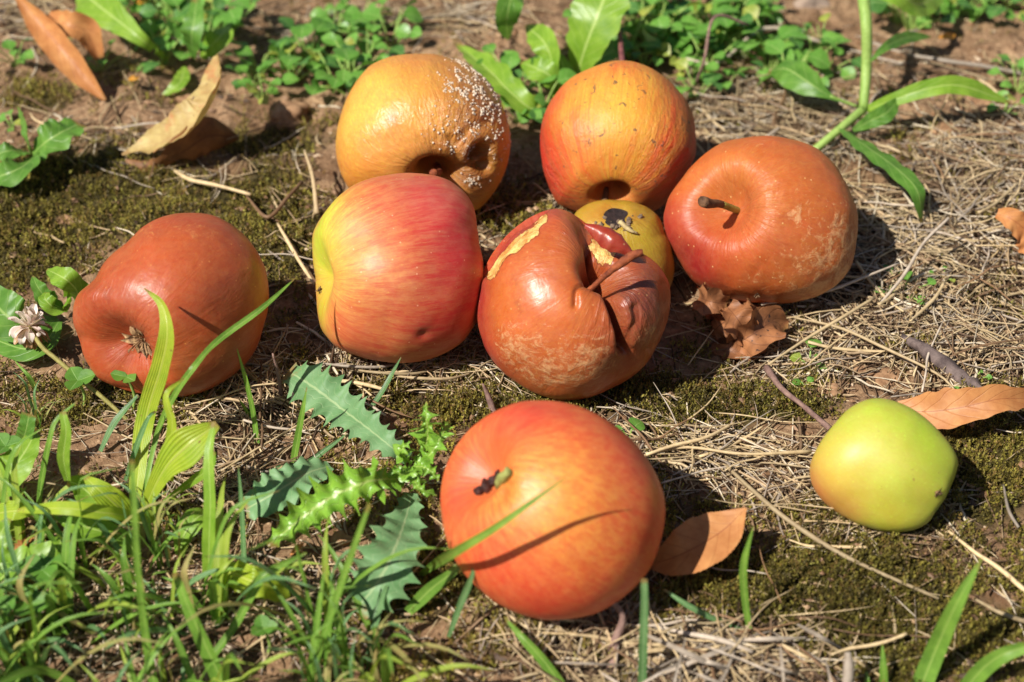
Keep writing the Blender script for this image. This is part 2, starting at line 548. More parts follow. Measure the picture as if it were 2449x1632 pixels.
def build_ground():
    def axis(lo, hi, st, out):
        a = list(np.arange(lo, hi, st))
        d, x = st, hi
        while x < out:
            a.append(x); d *= 1.25; x += d
        d, x = st, lo - st
        while x > -out:
            a.insert(0, x); d *= 1.25; x -= d
        return np.array(a)
    xs = axis(-0.38, 0.38, 0.0021, 14); ys = axis(-0.27, 0.46, 0.0021, 14)
    X, Y = np.meshgrid(xs, ys)
    x, y = X.ravel(), Y.ravel()
    z = ghl(x, y)
    far = np.maximum(np.abs(x), np.abs(y)) > 1.0
    z = np.where(far, 0.0, z)
    V = np.stack([x, y, z], 1)
    n, m = len(ys), len(xs)
    i = np.arange(n - 1)[:, None]; j = np.arange(m - 1)[None, :]
    F = np.stack([i * m + j, i * m + j + 1, (i + 1) * m + j + 1, (i + 1) * m + j], -1).reshape(-1, 4)
    px, py = pj(np.stack([x, y, 0 * x], 1))
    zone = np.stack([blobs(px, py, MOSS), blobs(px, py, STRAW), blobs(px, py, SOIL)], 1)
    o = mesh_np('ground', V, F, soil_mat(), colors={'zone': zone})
    tag(o, kind='structure', label='brown crumbly garden soil under the moss, straw and apples')


build_ground()

# ------------------------------------------------------------------ apples
APPLES = {}


def polar(outline, c, sig=2.5):
    o = np.asarray(outline, float)
    dx, dy = o[:, 0] - c[0], -(o[:, 1] - c[1])
    a = np.arctan2(dy, dx); r = np.hypot(dx, dy)
    k = np.argsort(a)
    a, r = a[k], r[k]
    a = np.concatenate([a[-2:] - 2 * math.pi, a, a[:2] + 2 * math.pi]); r = np.concatenate([r[-2:], r, r[:2]])
    th = np.linspace(-math.pi, math.pi, 361)
    rr = np.interp(th, a, r)
    w_ = int(2 * sig)
    ker = np.exp(-(np.arange(-w_, w_ + 1) / sig) ** 2); ker /= ker.sum()
    rr = np.convolve(np.concatenate([rr[-w_ - 1:-1], rr, rr[1:w_ + 1]]), ker, 'valid')
    return th, rr


def build_apple(key, label, c, axis, outline, mat, base, paint, h=.92, ds=.42, ws=.3, dc=.25, wc=.28, lobes=.03, taper=.12, dents=(), grooves=(),
                streak=(), scuff=(), wrinkle=(), flesh=(), streak0=0.0, scuff0=0.0, wrinkle0=.15, noise=.02, nseed=1, res=(256, 170), holes=(), osm=2.5, sink=.0045, zsc=1.0, shoulder=.85, lift=0.0):
    NA, NM = res
    th = np.linspace(0.004, math.pi - .004, NM)
    th = th + 0.25 * np.sin(2 * th) * -0.35
    ph = np.linspace(0, 2 * math.pi, NA, endpoint=False)
    T, A = np.meshgrid(th, ph, indexing='ij')
    T, A = T.ravel(), A.ravel()
    rho = np.sin(T); cz = np.cos(T)
    z = h * np.sign(cz) * np.abs(cz) ** shoulder
    top = np.clip(cz * 3, 0, 1); bot = np.clip(-cz * 3, 0, 1)
    z = z - ds * np.exp(-(rho / ws) ** 2) * top + dc * np.exp(-(rho / wc) ** 2) * bot
    rr = rho * (1 - taper * (1 - cz) / 2) * (1 + lobes * np.cos(5 * A + nseed) * np.clip(-cz + .2, 0, 1) + .5 * lobes * np.cos(3 * A + nseed * 2))
    ax = norm(axis)
    e1 = norm(np.cross([0.13, 1, 0.2], ax)); e2 = np.cross(ax, e1)
    p = (rr * np.cos(A))[:, None] * e1 + (rr * np.sin(A))[:, None] * e2 + z[:, None] * ax
    p = p * (1 + noise * fbm(p * 1.7 + nseed * 3.1, 3, nseed))[:, None]
    n = norm(p)
    R = float(np.mean(polar(outline, c)[1]))
    off = lambda q: np.array([(q[0] - c[0]) / R, -(q[1] - c[1]) / R])

    def on(q, sgn=1):
        xy = off(q); return np.array([xy[0], xy[1], sgn * math.sqrt(max(.02, 1 - min(.98, xy @ xy)))])
    for (q, r, amt) in dents:
        d = np.linalg.norm(p - on(q), axis=1) / (r / R)
        p = p - n * (amt * np.exp(-d ** 2))[:, None]
    for (poly, wd, amt) in grooves:
        P2 = cat_rom([[*off(q), 0] for q in poly], 40)[:, :2]
        dd = np.min(np.hypot(p[:, None, 0] - P2[None, :, 0], p[:, None, 1] - P2[None, :, 1]), axis=1) / (wd / R)
        p = p - n * (amt * np.exp(-dd ** 2) * (p[:, 2] > 0.05))[:, None]
    # fit the outline as seen
    a = np.arctan2(p[:, 1], p[:, 0]); r = np.hypot(p[:, 0], p[:, 1])
    bins = np.linspace(-math.pi, math.pi, 73); idx = np.clip(np.digitize(a, bins) - 1, 0, 71)
    cur = np.zeros(72); np.maximum.at(cur, idx, r)
    bc = (bins[:-1] + bins[1:]) / 2
    bc = np.concatenate([[bc[-1] - 2 * math.pi], bc, [bc[0] + 2 * math.pi]]); cur = np.concatenate([[cur[-1]], cur, [cur[0]]])
    tt, tr = polar(outline, c, osm)
    sc = np.interp(a, tt, tr) / R / np.interp(a, bc, cur)
    wgt = np.clip(r / .75, 0, 1); wgt = wgt * wgt * (3 - 2 * wgt)
    sc = 1 + (sc - 1) * wgt
    p[:, :2] *= sc[:, None]
    p[:, 2] *= zsc
    # colours
    col = np.tile(lin(base), (len(p), 1))
    for (q, rpx, rgb, s, *sg) in paint:
        k = s * np.exp(-(np.linalg.norm(p - on(q, *(sg[:1] or [1])), axis=1) / (rpx / R)) ** 2)
        col = col * (1 - k[:, None]) + lin(rgb) * k[:, None]

    def field(lst, v0):
        f = np.full(len(p), v0)
        for (q, rpx, s) in lst:
            k = np.exp(-(np.linalg.norm(p - on(q), axis=1) / (rpx / R)) ** 2)
            f = f * (1 - k) + s * k
        return f
    fl = np.zeros(len(p))
    for (poly, wd) in flesh:
        P2 = cat_rom([[*off(q), 0] for q in poly], 40)[:, :2]
        dd = np.min(np.hypot(p[:, None, 0] - P2[None, :, 0], p[:, None, 1] - P2[None, :, 1]), axis=1) / (wd / R)
        fl = np.maximum(fl, np.clip(1 - dd * .5, 0, 1) * (p[:, 2] > 0))
    for (q_, r_) in holes:
        fl = fl * (1 - np.exp(-(np.linalg.norm(p - on(q_) * np.linalg.norm(p, axis=1)[:, None], axis=1) / (r_ / R)) ** 4))
    aux = np.stack([field(streak, streak0), field(scuff, scuff0), field(wrinkle, wrinkle0), fl], 1)
    axc = np.stack([np.cos(A), np.sin(A), cz], 1)
    # rest on the soil
    B3 = np.stack([RT, UP, BK], 1)
    depth = 0.66
    for _ in range(8):
        s = R * depth / FPX
        q = p @ B3.T * s
        cen = D(c[0], c[1], depth)
        low = np.argmin(q[:, 2])
        foot = cen + q[low]
        # mean soil height near the foot
        g0 = float(np.mean(ghl(foot[0] + np.array([0, .008, -.008, 0, 0]), foot[1] + np.array([0, 0, 0, .008, -.008]))))
        want = g0 - sink - q[low, 2] + lift
        depth = (want - CAM[2]) / ray(c[0], c[1])[2]
    s = R * depth / FPX
    q = p @ B3.T * s
    cen = D(c[0], c[1], depth)
    base_pt = np.array([cen[0] + q[low, 0], cen[1] + q[low, 1], cen[2] + q[low, 2]])
    root = empty('apple', base_pt, label, 'apple')
    i = np.arange(NM - 1)[:, None]; j = np.arange(NA)[None, :]
    F = np.stack([i * NA + j, (i + 1) * NA + j, (i + 1) * NA + (j + 1) % NA, i * NA + (j + 1) % NA], -1).reshape(-1, 4)
    W = q + cen
    W = np.vstack([W, W[:NA].mean(0), W[-NA:].mean(0)])
    ext = lambda x: np.vstack([x, x[:NA].mean(0), x[-NA:].mean(0)])
    j = np.arange(NA)
    t1 = np.stack([np.full(NA, NM * NA), j, (j + 1) % NA], 1); t2 = np.stack([np.full(NA, NM * NA + 1), (NM - 1) * NA + (j + 1) % NA, (NM - 1) * NA + j], 1)
    body = mesh_np('skin', W, [F, np.vstack([t1, t2])], mat, root, colors={'pig': ext(col), 'aux': ext(aux)}, vecs={'axc': ext(axc)}, origin=base_pt)
    info = dict(root=root, cen=cen, depth=depth, s=depth / FPX, R=R * depth / FPX, base=base_pt, ax=B3 @ ax, stem_pole=W[-2], calyx_pole=W[-1], W=W, body=body, c=c, p=p)
    APPLES[key] = info
    print('APPLE', key, 'R=%.4f' % info['R'], 'cen', np.round(cen, 3), 'depth %.3f' % depth)
    return info


def at_apple(a, px, py, dz):
    """a point seen at (px,py), dz metres nearer to the camera than the apple's centre"""
    return D(px, py, a['depth'] - dz)


def surf(a, px, py, out=0.0):
    """nearest skin point seen at px,py"""
    X, Y = pj(a['W'])
    dd = np.hypot(X - px, Y - py)
    dp = -((a['W'] - CAM) @ BK)
    k = np.where(dd < max(12, dd.min() + 3))[0]
    q = a['W'][k[np.argmin(dp[k])]]
    return q + out * norm(q - a['cen'])


def part(a, name, VFU, mat, label=None, **kw):
    V, F, U = VFU
    o = mesh_np(name, V, F, mat, a['root'], uv=U, origin=a['base'], **kw)
    if label: o['label'] = label
    return o


O1 = [(1007, 131), (1080, 139), (1127, 164), (1175, 208), (1204, 263), (1220, 318), (1220, 365), (1209, 409), (1182, 460), (1149, 497), (1080, 520), (960, 505), (880, 485), (835, 453), (813, 402), (806, 329), (816, 278), (842, 212), (886, 161), (937, 139), (974, 132)]
O2 = [(1485, 148), (1431, 157), (1372, 183), (1328, 227), (1303, 270), (1292, 322), (1295, 380), (1310, 439), (1332, 486), (1400, 508), (1480, 516), (1540, 512), (1575, 500), (1610, 466), (1640, 418), (1661, 376), (1662, 331), (1656, 278), (1640, 244), (1621, 219), (1584, 183), (1547, 163)]
O3 = [(1825, 329), (1776, 332), (1727, 341), (1693, 362), (1661, 390), (1630, 428), (1600, 470), (1587, 518), (1592, 564), (1627, 625), (1665, 679), (1711, 704), (1764, 718), (1818, 724), (1875, 726), (1933, 716), (1990, 690), (2028, 648), (2044, 595), (2045, 537), (2034, 470), (2009, 418), (1971, 376), (1926, 348), (1874, 334)]
O4 = [(1474, 479), (1409, 486), (1379, 504), (1360, 570), (1375, 650), (1410, 710), (1490, 740), (1560, 730), (1602, 690), (1613, 652), (1610, 608), (1591, 557), (1572, 514), (1533, 490)]
O5 = [(1323, 499), (1349, 502), (1374, 515), (1400, 534), (1440, 566), (1475, 590), (1508, 598), (1546, 611), (1578, 639), (1601, 678), (1603, 722), (1594, 773), (1572, 824), (1531, 885), (1467, 926), (1403, 952), (1339, 958), (1291, 946), (1234, 914), (1180, 866), (1151, 812), (1138, 751), (1145, 697), (1164, 630), (1196, 582), (1243, 537), (1285, 512)]
O6 = [(974, 415), (923, 421), (869, 437), (814, 470), (771, 513), (747, 556), (745, 603), (753, 666), (753, 713), (757, 752), (767, 791), (798, 826), (849, 850), (923, 865), (994, 867), (1056, 850), (1105, 820), (1140, 770), (1156, 710), (1158, 640), (1147, 588), (1142, 541), (1134, 494), (1111, 459), (1072, 431), (1025, 418)]
O7 = [(456, 510), (394, 517), (341, 545), (310, 577), (279, 605), (244, 650), (238, 664), (216, 681), (188, 702), (176, 730), (176, 768), (192, 814), (206, 862), (237, 908), (279, 927), (348, 943), (418, 951), (470, 943), (540, 911), (592, 862), (627, 779), (641, 695), (631, 632), (599, 577), (557, 538), (512, 516)]
O8 = [(1288, 958), (1237, 963), (1180, 986), (1124, 1026), (1087, 1073), (1061, 1129), (1052, 1190), (1057, 1246), (1073, 1307), (1101, 1358), (1134, 1396), (1180, 1433), (1237, 1466), (1297, 1482), (1367, 1480), (1438, 1456), (1508, 1410), (1555, 1353), (1578, 1293), (1590, 1223), (1583, 1171), (1555, 1110), (1517, 1059), (1470, 1017), (1405, 979), (1344, 961)]
O9 = [(2095, 950), (2060, 960), (2030, 978), (2000, 1003), (1965, 1048), (1940, 1083), (1931, 1113), (1935, 1145), (1955, 1183), (1990, 1218), (2035, 1245), (2085, 1263), (2148, 1268), (2190, 1262), (2232, 1238), (2262, 1202), (2282, 1165), (2290, 1133), (2286, 1100), (2268, 1070), (2243, 1038), (2210, 1005), (2173, 975), (2135, 957)]

m_a1 = apple_mat('golden_rotting_skin', gain=.86, speckd=.15, scuff=(214, 184, 148), wr=(90, .8), rough=.34, streak=(190, 110, 45))
a1 = build_apple('gold', 'golden brown rotting apple with white mould spots over its right shoulder', (1012, 320), (.2, -.66, .72), O1, m_a1, (226, 148, 64),
    [((900, 290), 130, (236, 172, 84), .8), ((1150, 260), 95, (160, 92, 56), .85), ((1140, 430), 80, (140, 80, 38), .9), ((1050, 400), 40, (140, 74, 30), .85), ((880, 440), 90, (220, 132, 48), .7),
     ((1035, 405), 20, (60, 32, 14), .9), ((1152, 395), 20, (50, 26, 12), .95), ((950, 308), 16, (150, 90, 60), .6), ((1000, 150), 80, (205, 132, 66), .7)],
    ds=.62, ws=.2, dents=[((1150, 386), 22, .5), ((1160, 406), 15, .35), ((1120, 440), 30, .06)], grooves=[([(1100, 360), (1120, 330), (1160, 310)], 10, .03), ([(1070, 400), (1100, 408), (1150, 396)], 10, .07), ([(1080, 350), (1092, 390), (1090, 430)], 9, .04)],
    wrinkle=[((1110, 400), 90, 1.0), ((1160, 300), 80, .7)], scuff=[((1150, 230), 80, .34), ((1110, 170), 50, .3), ((1190, 330), 40, .25)], scuff0=-.15, streak0=.12, noise=.03, nseed=2)
m_a2 = apple_mat('yellow_red_wrinkled_skin', streak=(205, 55, 35), sk=(9, .9), speck=(235, 190, 120), scuff=(170, 120, 90), gain=.76, flecks=.3, dirt=((100, 74, 56), .61), wr=(150, .7), rough=.45, coat=.1)
a2 = build_apple('yellow', 'yellow and red apple with wrinkled sides and specks of dirt', (1478, 325), (-.1, -.84, .53), O2, m_a2, (238, 160, 58),
    [((1450, 250), 120, (246, 186, 66), .9), ((1460, 360), 100, (244, 176, 60), .8), ((1290, 360), 120, (176, 30, 26), 1.0), ((1665, 380), 140, (172, 32, 28), 1.0), ((1300, 440), 80, (176, 36, 26), .95), ((1290, 280), 60, (190, 50, 34), .9), ((1330, 440), 70, (212, 80, 44), .9), ((1600, 480), 70, (212, 92, 56), .8),
     ((1640, 260), 60, (214, 96, 52), .8), ((1480, 160), 50, (226, 130, 60), .7), ((1320, 240), 50, (220, 96, 52), .8), ((1455, 468), 24, (50, 40, 15), .9)],
    ds=.6, ws=.15, streak=[((1310, 380), 110, .9), ((1640, 360), 120, .9), ((1460, 300), 60, .1)], streak0=.4, wrinkle=[((1620, 400), 100, 1.0), ((1300, 420), 60, .8), ((1450, 300), 110, .1)], scuff=[((1580, 490), 60, .2), ((1350, 470), 50, .2)], scuff0=-.1, nseed=5)
m_a3 = apple_mat('orange_bruised_skin', streak=(190, 70, 45), sk=(12, .7), scuff=(222, 172, 120), gain=.74, scuffs=150, speckd=.7, wr=(70, .6), rough=.4, coat=.1)
a3 = build_apple('orange', 'dull orange apple with tan scars and its short stem towards the viewer', (1815, 530), (-.56, .16, .81), O3, m_a3, (214, 104, 40),
    [((1600, 520), 60, (190, 56, 44), .85), ((1720, 420), 90, (214, 118, 66), .7), ((1900, 420), 120, (204, 104, 48), .8), ((2010, 600), 90, (150, 88, 40), .7), ((1780, 500), 60, (216, 132, 74), .8), ((1880, 660), 90, (196, 96, 46), .7), ((1645, 635), 100, (166, 20, 34), 1.0), ((1600, 560), 50, (176, 36, 40), .85)],
    ds=.4, ws=.32, h=.9, shoulder=1.0, scuff=[((1960, 600), 150, .38), ((1880, 520), 90, .26), ((1960, 690), 120, .42), ((1800, 690), 70, .3), ((1800, 350), 60, .25)], scuff0=0, streak0=.15, wrinkle=[((1990, 640), 90, .9), ((1740, 500), 90, .9)], noise=.035, nseed=7)
m_a4 = apple_mat('ochre_skin', streak=(190, 110, 30), speck=(150, 110, 40), speckd=.5, scuff=(160, 130, 90), wr=(80, .4), rough=.4)
a4 = build_apple('ochre', 'small ochre yellow apple with a black scab, wedged behind the split brown apple', (1488, 608), (.1, -.75, -.66), O4, m_a4, (206, 158, 42),
    [((1440, 510), 50, (216, 138, 40), .8), ((1580, 660), 60, (200, 130, 42), .7), ((1560, 560), 60, (204, 168, 40), .7), ((1520, 520), 30, (196, 102, 40), .6)],
    ds=.3, dc=.12, wc=.2, scuff0=-.2, wrinkle=[((1480, 520), 60, .6)], nseed=9)
m_a5 = apple_mat('brown_rotten_skin', streak=(150, 45, 40), sk=(9, 1), scuff=(206, 160, 112), gain=.88, bruise=.7, speck=(226, 170, 110), scuffs=230, speckd=.6, wr=(60, .8), rough=.3, coat=.4, scuffstretch=(.5, 1.5, 1.2), mottle=.3)
a5 = build_apple('split', 'split brown rotten apple with torn pale flesh and a long stem in its cleft', (1370, 740), (.36, .46, .81), O5, m_a5, (190, 86, 38),
    [((1310, 770), 120, (216, 112, 42), .85), ((1300, 640), 80, (190, 88, 44), .7), ((1300, 900), 90, (176, 92, 46), .7), ((1480, 840), 70, (118, 50, 28), .8), ((1550, 720), 115, (112, 42, 34), .97), ((1446, 712), 16, (60, 24, 14), .9), ((1464, 760), 14, (60, 24, 14), .9), ((1480, 815), 20, (66, 28, 18), .9), ((1500, 690), 50, (128, 56, 44), .7),  # near-black dabs along the cleft paint its inner shade
     ((1150, 720), 75, (164, 30, 40), 1.0), ((1165, 840), 70, (172, 40, 40), .95), ((1215, 590), 70, (166, 34, 42), .95), ((1320, 515), 60, (166, 52, 54), .9), ((1250, 560), 40, (168, 40, 46), .8),
     ((1380, 575), 45, (160, 78, 42), .7), ((1420, 660), 42, (66, 28, 16), .9), ((1444, 612), 12, (40, 22, 12), .95)],  # smallest dab paints the dark depth of the crater
    ds=.55, ws=.2, h=.9, grooves=[([(1405, 575), (1418, 640), (1448, 715), (1474, 785), (1482, 830)], 11, .32), ([(1405, 555), (1440, 600), (1470, 640)], 30, .12), ([(1368, 735), (1372, 700), (1392, 688)], 7, .04), ([(1490, 810), (1505, 770), (1500, 740)], 10, .04), ([(1180, 660), (1215, 612), (1250, 576), (1298, 532)], 13, .075), ([(1560, 690), (1570, 760), (1545, 830)], 12, .03)],
    dents=[((1500, 870), 50, .1), ((1436, 606), 28, .3), ((1444, 612), 11, .3)], flesh=[([(1424, 600), (1440, 616)], 26), ([(1174, 662), (1196, 628), (1222, 600)], 11), ([(1222, 600), (1252, 576), (1275, 560)], 15), ([(1275, 560), (1290, 538), (1300, 528)], 12)],
    scuff=[((1220, 830), 95, .36), ((1400, 880), 130, .38), ((1545, 800), 60, .34), ((1300, 890), 100, .36)], scuff0=-.08, streak0=.12, wrinkle=[((1500, 760), 90, .6), ((1400, 580), 50, .6), ((1300, 740), 120, .05)], noise=.03, nseed=11, res=(340, 230), holes=[((1444, 614), 13)])
m_a6 = apple_mat('fresh_red_striped_skin', sharp=(.43, .61), bruise=.08, streak=(186, 16, 38), sk=(15, 3.4), speck=(250, 215, 175), speckd=.55, scuff=(190, 130, 80), wr=(50, .25), rough=.44, coat=.15, mottle=.08, flecks=.4, bloom=.08, gain=.75)
a6 = build_apple('fresh', 'fresh red striped apple with a yellow green end, lying on its side', (952, 643), (.86, .12, -.38), O6, m_a6, (232, 138, 80),
    [((745, 640), 95, (208, 210, 60), 1.0), ((760, 800), 50, (206, 196, 64), .7), ((790, 520), 70, (214, 204, 72), .8), ((760, 560), 70, (204, 204, 56), .9), ((830, 650), 90, (238, 186, 84), .85), ((1110, 610), 140, (204, 28, 46), .95), ((1040, 480), 110, (214, 70, 78), .8), ((960, 640), 80, (236, 148, 98), .6), ((1060, 780), 90, (212, 50, 42), .85), ((880, 820), 80, (220, 96, 54), .7), ((1018, 795), 18, (120, 46, 20), .85), ((760, 740), 50, (214, 208, 56), .9), ((820, 820), 36, (196, 70, 40), .6)],
    ds=.4, ws=.35, dc=.2, wc=.3, lobes=.05, taper=.06, h=.95, streak=[((1090, 640), 180, .7), ((900, 620), 100, .45), ((800, 600), 70, .15), ((745, 640), 90, 0.0)], streak0=.5, scuff0=-.3, dents=[((1018, 797), 14, .03)], grooves=[([(800, 815), (850, 832), (905, 845)], 12, .014)], noise=.02, nseed=4, wrinkle0=.08)
m_a7 = apple_mat('reddish_brown_soft_skin', streak=(150, 50, 28), sk=(6, .8), gain=.84, bruise=.75, scuff=(210, 140, 80), speck=(226, 160, 90), speckd=.6, wr=(60, .5), rough=.36, coat=.3, mottle=.42)
a7 = build_apple('left', 'soft reddish brown apple with a bulging side and dried calyx facing the grass', (420, 735), (.5, .52, -.69), O7, m_a7, (184, 76, 34),
    [((420, 620), 110, (200, 82, 36), .8), ((540, 700), 60, (150, 66, 36), .5), ((640, 700), 70, (176, 106, 38), .85), ((560, 860), 90, (160, 78, 32), .7), ((250, 720), 80, (168, 58, 32), .8), ((340, 700), 60, (176, 80, 48), .7), ((330, 815), 45, (130, 58, 40), .7), ((300, 880), 70, (172, 66, 34), .6), ((500, 540), 70, (186, 76, 40), .6)],
    ds=.2, dc=.34, wc=.36, scuff=[((380, 545), 80, .34), ((500, 560), 70, .28)], scuff0=-.04, streak0=.12, dents=[((332, 815), 46, .12), ((300, 610), 70, .03), ((345, 690), 60, -.03)], grooves=[([(230, 800), (270, 806), (320, 812)], 16, .02), ([(340, 840), (320, 890), (330, 930)], 16, .03), ([(380, 840), (420, 890)], 16, .03)],
    wrinkle=[((330, 830), 70, 1.0), ((250, 690), 50, .8)], noise=.02, nseed=13)
m_a8 = apple_mat('orange_red_skin', streak=(200, 44, 34), sk=(15, 7), speck=(248, 190, 120), scuff=(220, 140, 90), speckd=.35, wr=(60, .25), rough=.4, coat=.15, mottle=.1, flecks=.5, bloom=.03, gain=.84, bruise=.1, sharp=(.44, .58))
a8 = build_apple('front', 'large orange red apple in front with a grass blade and its shadow across it', (1320, 1222), (-.74, .43, .52), O8, m_a8, (230, 112, 62),
    [((1300, 1150), 130, (242, 166, 78), .9), ((1400, 1230), 140, (238, 146, 66), .8), ((1180, 1150), 60, (238, 150, 62), .9), ((1260, 980), 100, (216, 74, 54), .85), ((1075, 1180), 70, (222, 74, 48), .85), ((1300, 1440), 110, (216, 68, 44), .85), ((1560, 1250), 90, (212, 66, 44), .8), ((1500, 1080), 90, (222, 92, 58), .7), ((1150, 1330), 80, (226, 92, 58), .6), ((1283, 1420), 7, (60, 26, 20), .95), ((1184, 1150), 34, (150, 76, 32), .9), ((1165, 1152), 12, (70, 34, 22), .8)],  # dark dabs round the stub paint in the shade of a hollow
    ds=.3, ws=.3, shoulder=.95, dents=[((1176, 1150), 34, .26)], lobes=.025, streak=[((1300, 1170), 110, .25)], streak0=.5, scuff0=-.2, scuff=[((1400, 1450), 70, .1)], noise=.02, nseed=15, wrinkle=[((1180, 1140), 80, .9)])
m_a9 = apple_mat('green_yellow_skin', streak=(190, 150, 50), sk=(10, .8), speck=(225, 225, 130), scuff=(200, 150, 80), speckd=.2, wr=(50, .15), rough=.42, coat=.15, mottle=.05, flecks=.2, bloom=.06, gain=.76, dirt=((150, 110, 60), .67))
a9 = build_apple('green', 'small yellow green apple with an orange blush on its lower left', (2112, 1112), (-.86, .42, -.26), O9, m_a9, (198, 198, 72),
    [((2180, 1040), 100, (186, 200, 46), .8), ((2090, 1090), 80, (212, 208, 96), .6), ((1958, 1172), 100, (226, 140, 74), 1.0), ((1990, 1130), 60, (220, 190, 72), .7), ((2010, 1225), 45, (216, 150, 66), .8), ((2120, 1240), 60, (206, 194, 52), .7), ((2270, 1130), 60, (170, 190, 44), .7)],
    ds=.2, dc=.34, wc=.26, lobes=.05, taper=.2, scuff0=-.04, scuff=[((2120, 1250), 50, .26)], streak0=.08, dents=[((2256, 1190), 30, .2)], osm=15, nseed=17, wrinkle0=.05, noise=.015)

# stems, sepals and damage of the apples
m_stem_dark = bark_mat('dry_dark_stem', (70, 48, 34), (128, 92, 62), 300)
m_stem_red = bark_mat('reddish_brown_stem', (96, 44, 26), (160, 84, 48), 260)
m_stem_green = bark_mat('green_stem', (120, 120, 50), (168, 160, 80), 260)
m_sepal = bark_mat('dried_sepals', (52, 40, 32), (150, 118, 86), 500)
m_mould = bark_mat('cream_mould', (206, 184, 158), (240, 226, 205), 700, .95)
m_flesh = bark_mat('apple_flesh', (226, 160, 72), (250, 214, 120), 220, .5)
m_flap = apple_mat('red_dried_skin', wr=(40, .4), rough=.3, coat=.6, gain=.9)
m_debris = bark_mat('soil_crumbs', (92, 76, 62), (160, 136, 112), 500, .95)

s0 = a1['stem_pole']
part(a1, 'stem', tube([surf(a1, 1040, 412, -.004), surf(a1, 1042, 408) * .6 + at_apple(a1, 1046, 412, a1['R'] * .95) * .4, at_apple(a1, 1036, 414, a1['R'] * 1.02)], [.0016, .0014, .0017], 10), m_stem_red)
parts = []
ico = None


def lump(c, r, seed, n=6, m=5, amp=.25):
    t = np.linspace(0.05, math.pi - .05, m); a = np.linspace(0, 2 * math.pi, n, endpoint=False)
    T, A = np.meshgrid(t, a, indexing='ij')
    d = np.stack([np.sin(T) * np.cos(A), np.sin(T) * np.sin(A), np.cos(T)], -1).reshape(-1, 3)
    V = np.asarray(c) + d * np.asarray(r) * (1 + amp * vnoise(d * 1.6 + seed * 1.7, seed))[:, None]
    i = np.arange(m - 1)[:, None]; j = np.arange(n)[None, :]
    F = np.stack([i * n + j, (i + 1) * n + j, (i + 1) * n + (j + 1) % n, i * n + (j + 1) % n], -1).reshape(-1, 4)
    return V, [F, np.array([list(range(n))[::-1][:3], [(m - 1) * n, (m - 1) * n + 1, (m - 1) * n + 2]])], np.zeros((len(V), 2))


X1, Y1 = pj(a1['W'])
vis = (((a1['W'] - a1['cen']) @ BK) > -.2 * a1['R'])
dens = blobs(X1, Y1, [(1130, 210, 75, 60, 1), (1165, 260, 60, 70, .9), (1075, 240, 60, 60, .35), (1100, 310, 70, 50, .5), (1185, 330, 35, 70, .45), (1120, 350, 60, 30, .4), (1130, 425, 25, 20, .8), (1100, 160, 40, 25, .6), (1085, 350, 12, 14, .8), (1190, 430, 30, 50, .2)])
dens = dens * (1 - blobs(X1, Y1, [(1150, 392, 26, 30, 1), (1040, 410, 40, 30, 1)]))
cand = np.where(vis & (dens > .1) & (a1['p'][np.minimum(np.arange(len(a1['W'])), len(a1['p']) - 1)][:, 2] > -.3))[0]
pr = dens[cand]; pr /= pr.sum()
pick = rng.choice(cand, 520, replace=False, p=pr)
for k, i in enumerate(pick[:380]):
    q = a1['W'][i]
    for e in range(1 + int(8 * rng.random() ** 1.6 * (.4 + dens[i]))):
        o_ = rng.normal(0, .0008, 3); nq = norm(q - a1['cen'])
        o_ = o_ - nq * (o_ @ nq)
        parts.append(lump(q + o_ * (e > 0), (.00016 + .00048 * rng.random() ** 2) * (.7 + .5 * dens[i]), k * 9 + e, amp=.45))
o = part(a1, 'mould_spots', join(parts), m_mould, 'cream white mould pustules')
o['kind'] = 'stuff'

part(a2, 'stem', tube([surf(a2, 1456, 470, -.004), surf(a2, 1460, 468, .003)], [.0014, .0016], 8), m_stem_dark)
q = surf(a3, 1752, 500, -.004)
e = at_apple(a3, 1680, 482, a3['R'] * .98)
part(a3, 'stem', tube([q, q * .5 + e * .5 + UP * .001, e * .8 + q * .2, e], [.0013, .0012, .0018, .0023], 10, rough=.0004), m_stem_dark)
part(a3, 'stem_base', tube([q, q * .45 + e * .55 + UP * .001], [.0015, .0014], 10), m_stem_green)

# black scab and crumbs on the small ochre apple
def stain(a, cx, cy, rx, ry, seed, lift=.0006, n=26):
    pts = []
    ctr = surf(a, cx, cy, lift)
    ring = []
    for k in range(n):
        an = k / n * 6.283
        f = 1 + .35 * float(vnoise([[math.cos(an) * 1.5, math.sin(an) * 1.5, seed]], 3)[0])
        ring.append(surf(a, cx + rx * f * math.cos(an), cy + ry * f * math.sin(an), lift * .4))
    mid = [surf(a, cx + rx * .5 * math.cos(k / n * 6.283), cy + ry * .5 * math.sin(k / n * 6.283), lift) for k in range(n)]
    V = np.array([ctr] + mid + ring)
    k = np.arange(n)
    T = np.stack([np.zeros(n, int), 1 + k, 1 + (k + 1) % n], 1)
    Q = np.stack([1 + k, 1 + n + k, 1 + n + (k + 1) % n, 1 + (k + 1) % n], 1)
    return V, [Q, T], np.zeros((len(V), 2))


m_scab = bark_mat('black_scab', (26, 20, 20), (62, 46, 44), 400, .8)
part(a4, 'scab', stain(a4, 1470, 512, 28, 20, 3), m_scab, 'black scab')
cr = [lump(surf(a4, 1480 + rng.normal(0, 24), 524 + rng.normal(0, 10), .0002), .0003 + .0009 * rng.random() ** 2, k, 8, 6, .7) for k in range(44)]
part(a4, 'soil_crumbs', join(cr), m_debris)
part(a4, 'calyx', tube([surf(a4, 1478, 524, .001), surf(a4, 1512, 545, .0016), surf(a4, 1530, 552, .001)], [.0011, .0010, .0004], 6, rough=.0002), bark_mat('pale_straw_bit', (150, 130, 90), (200, 180, 130), 300))

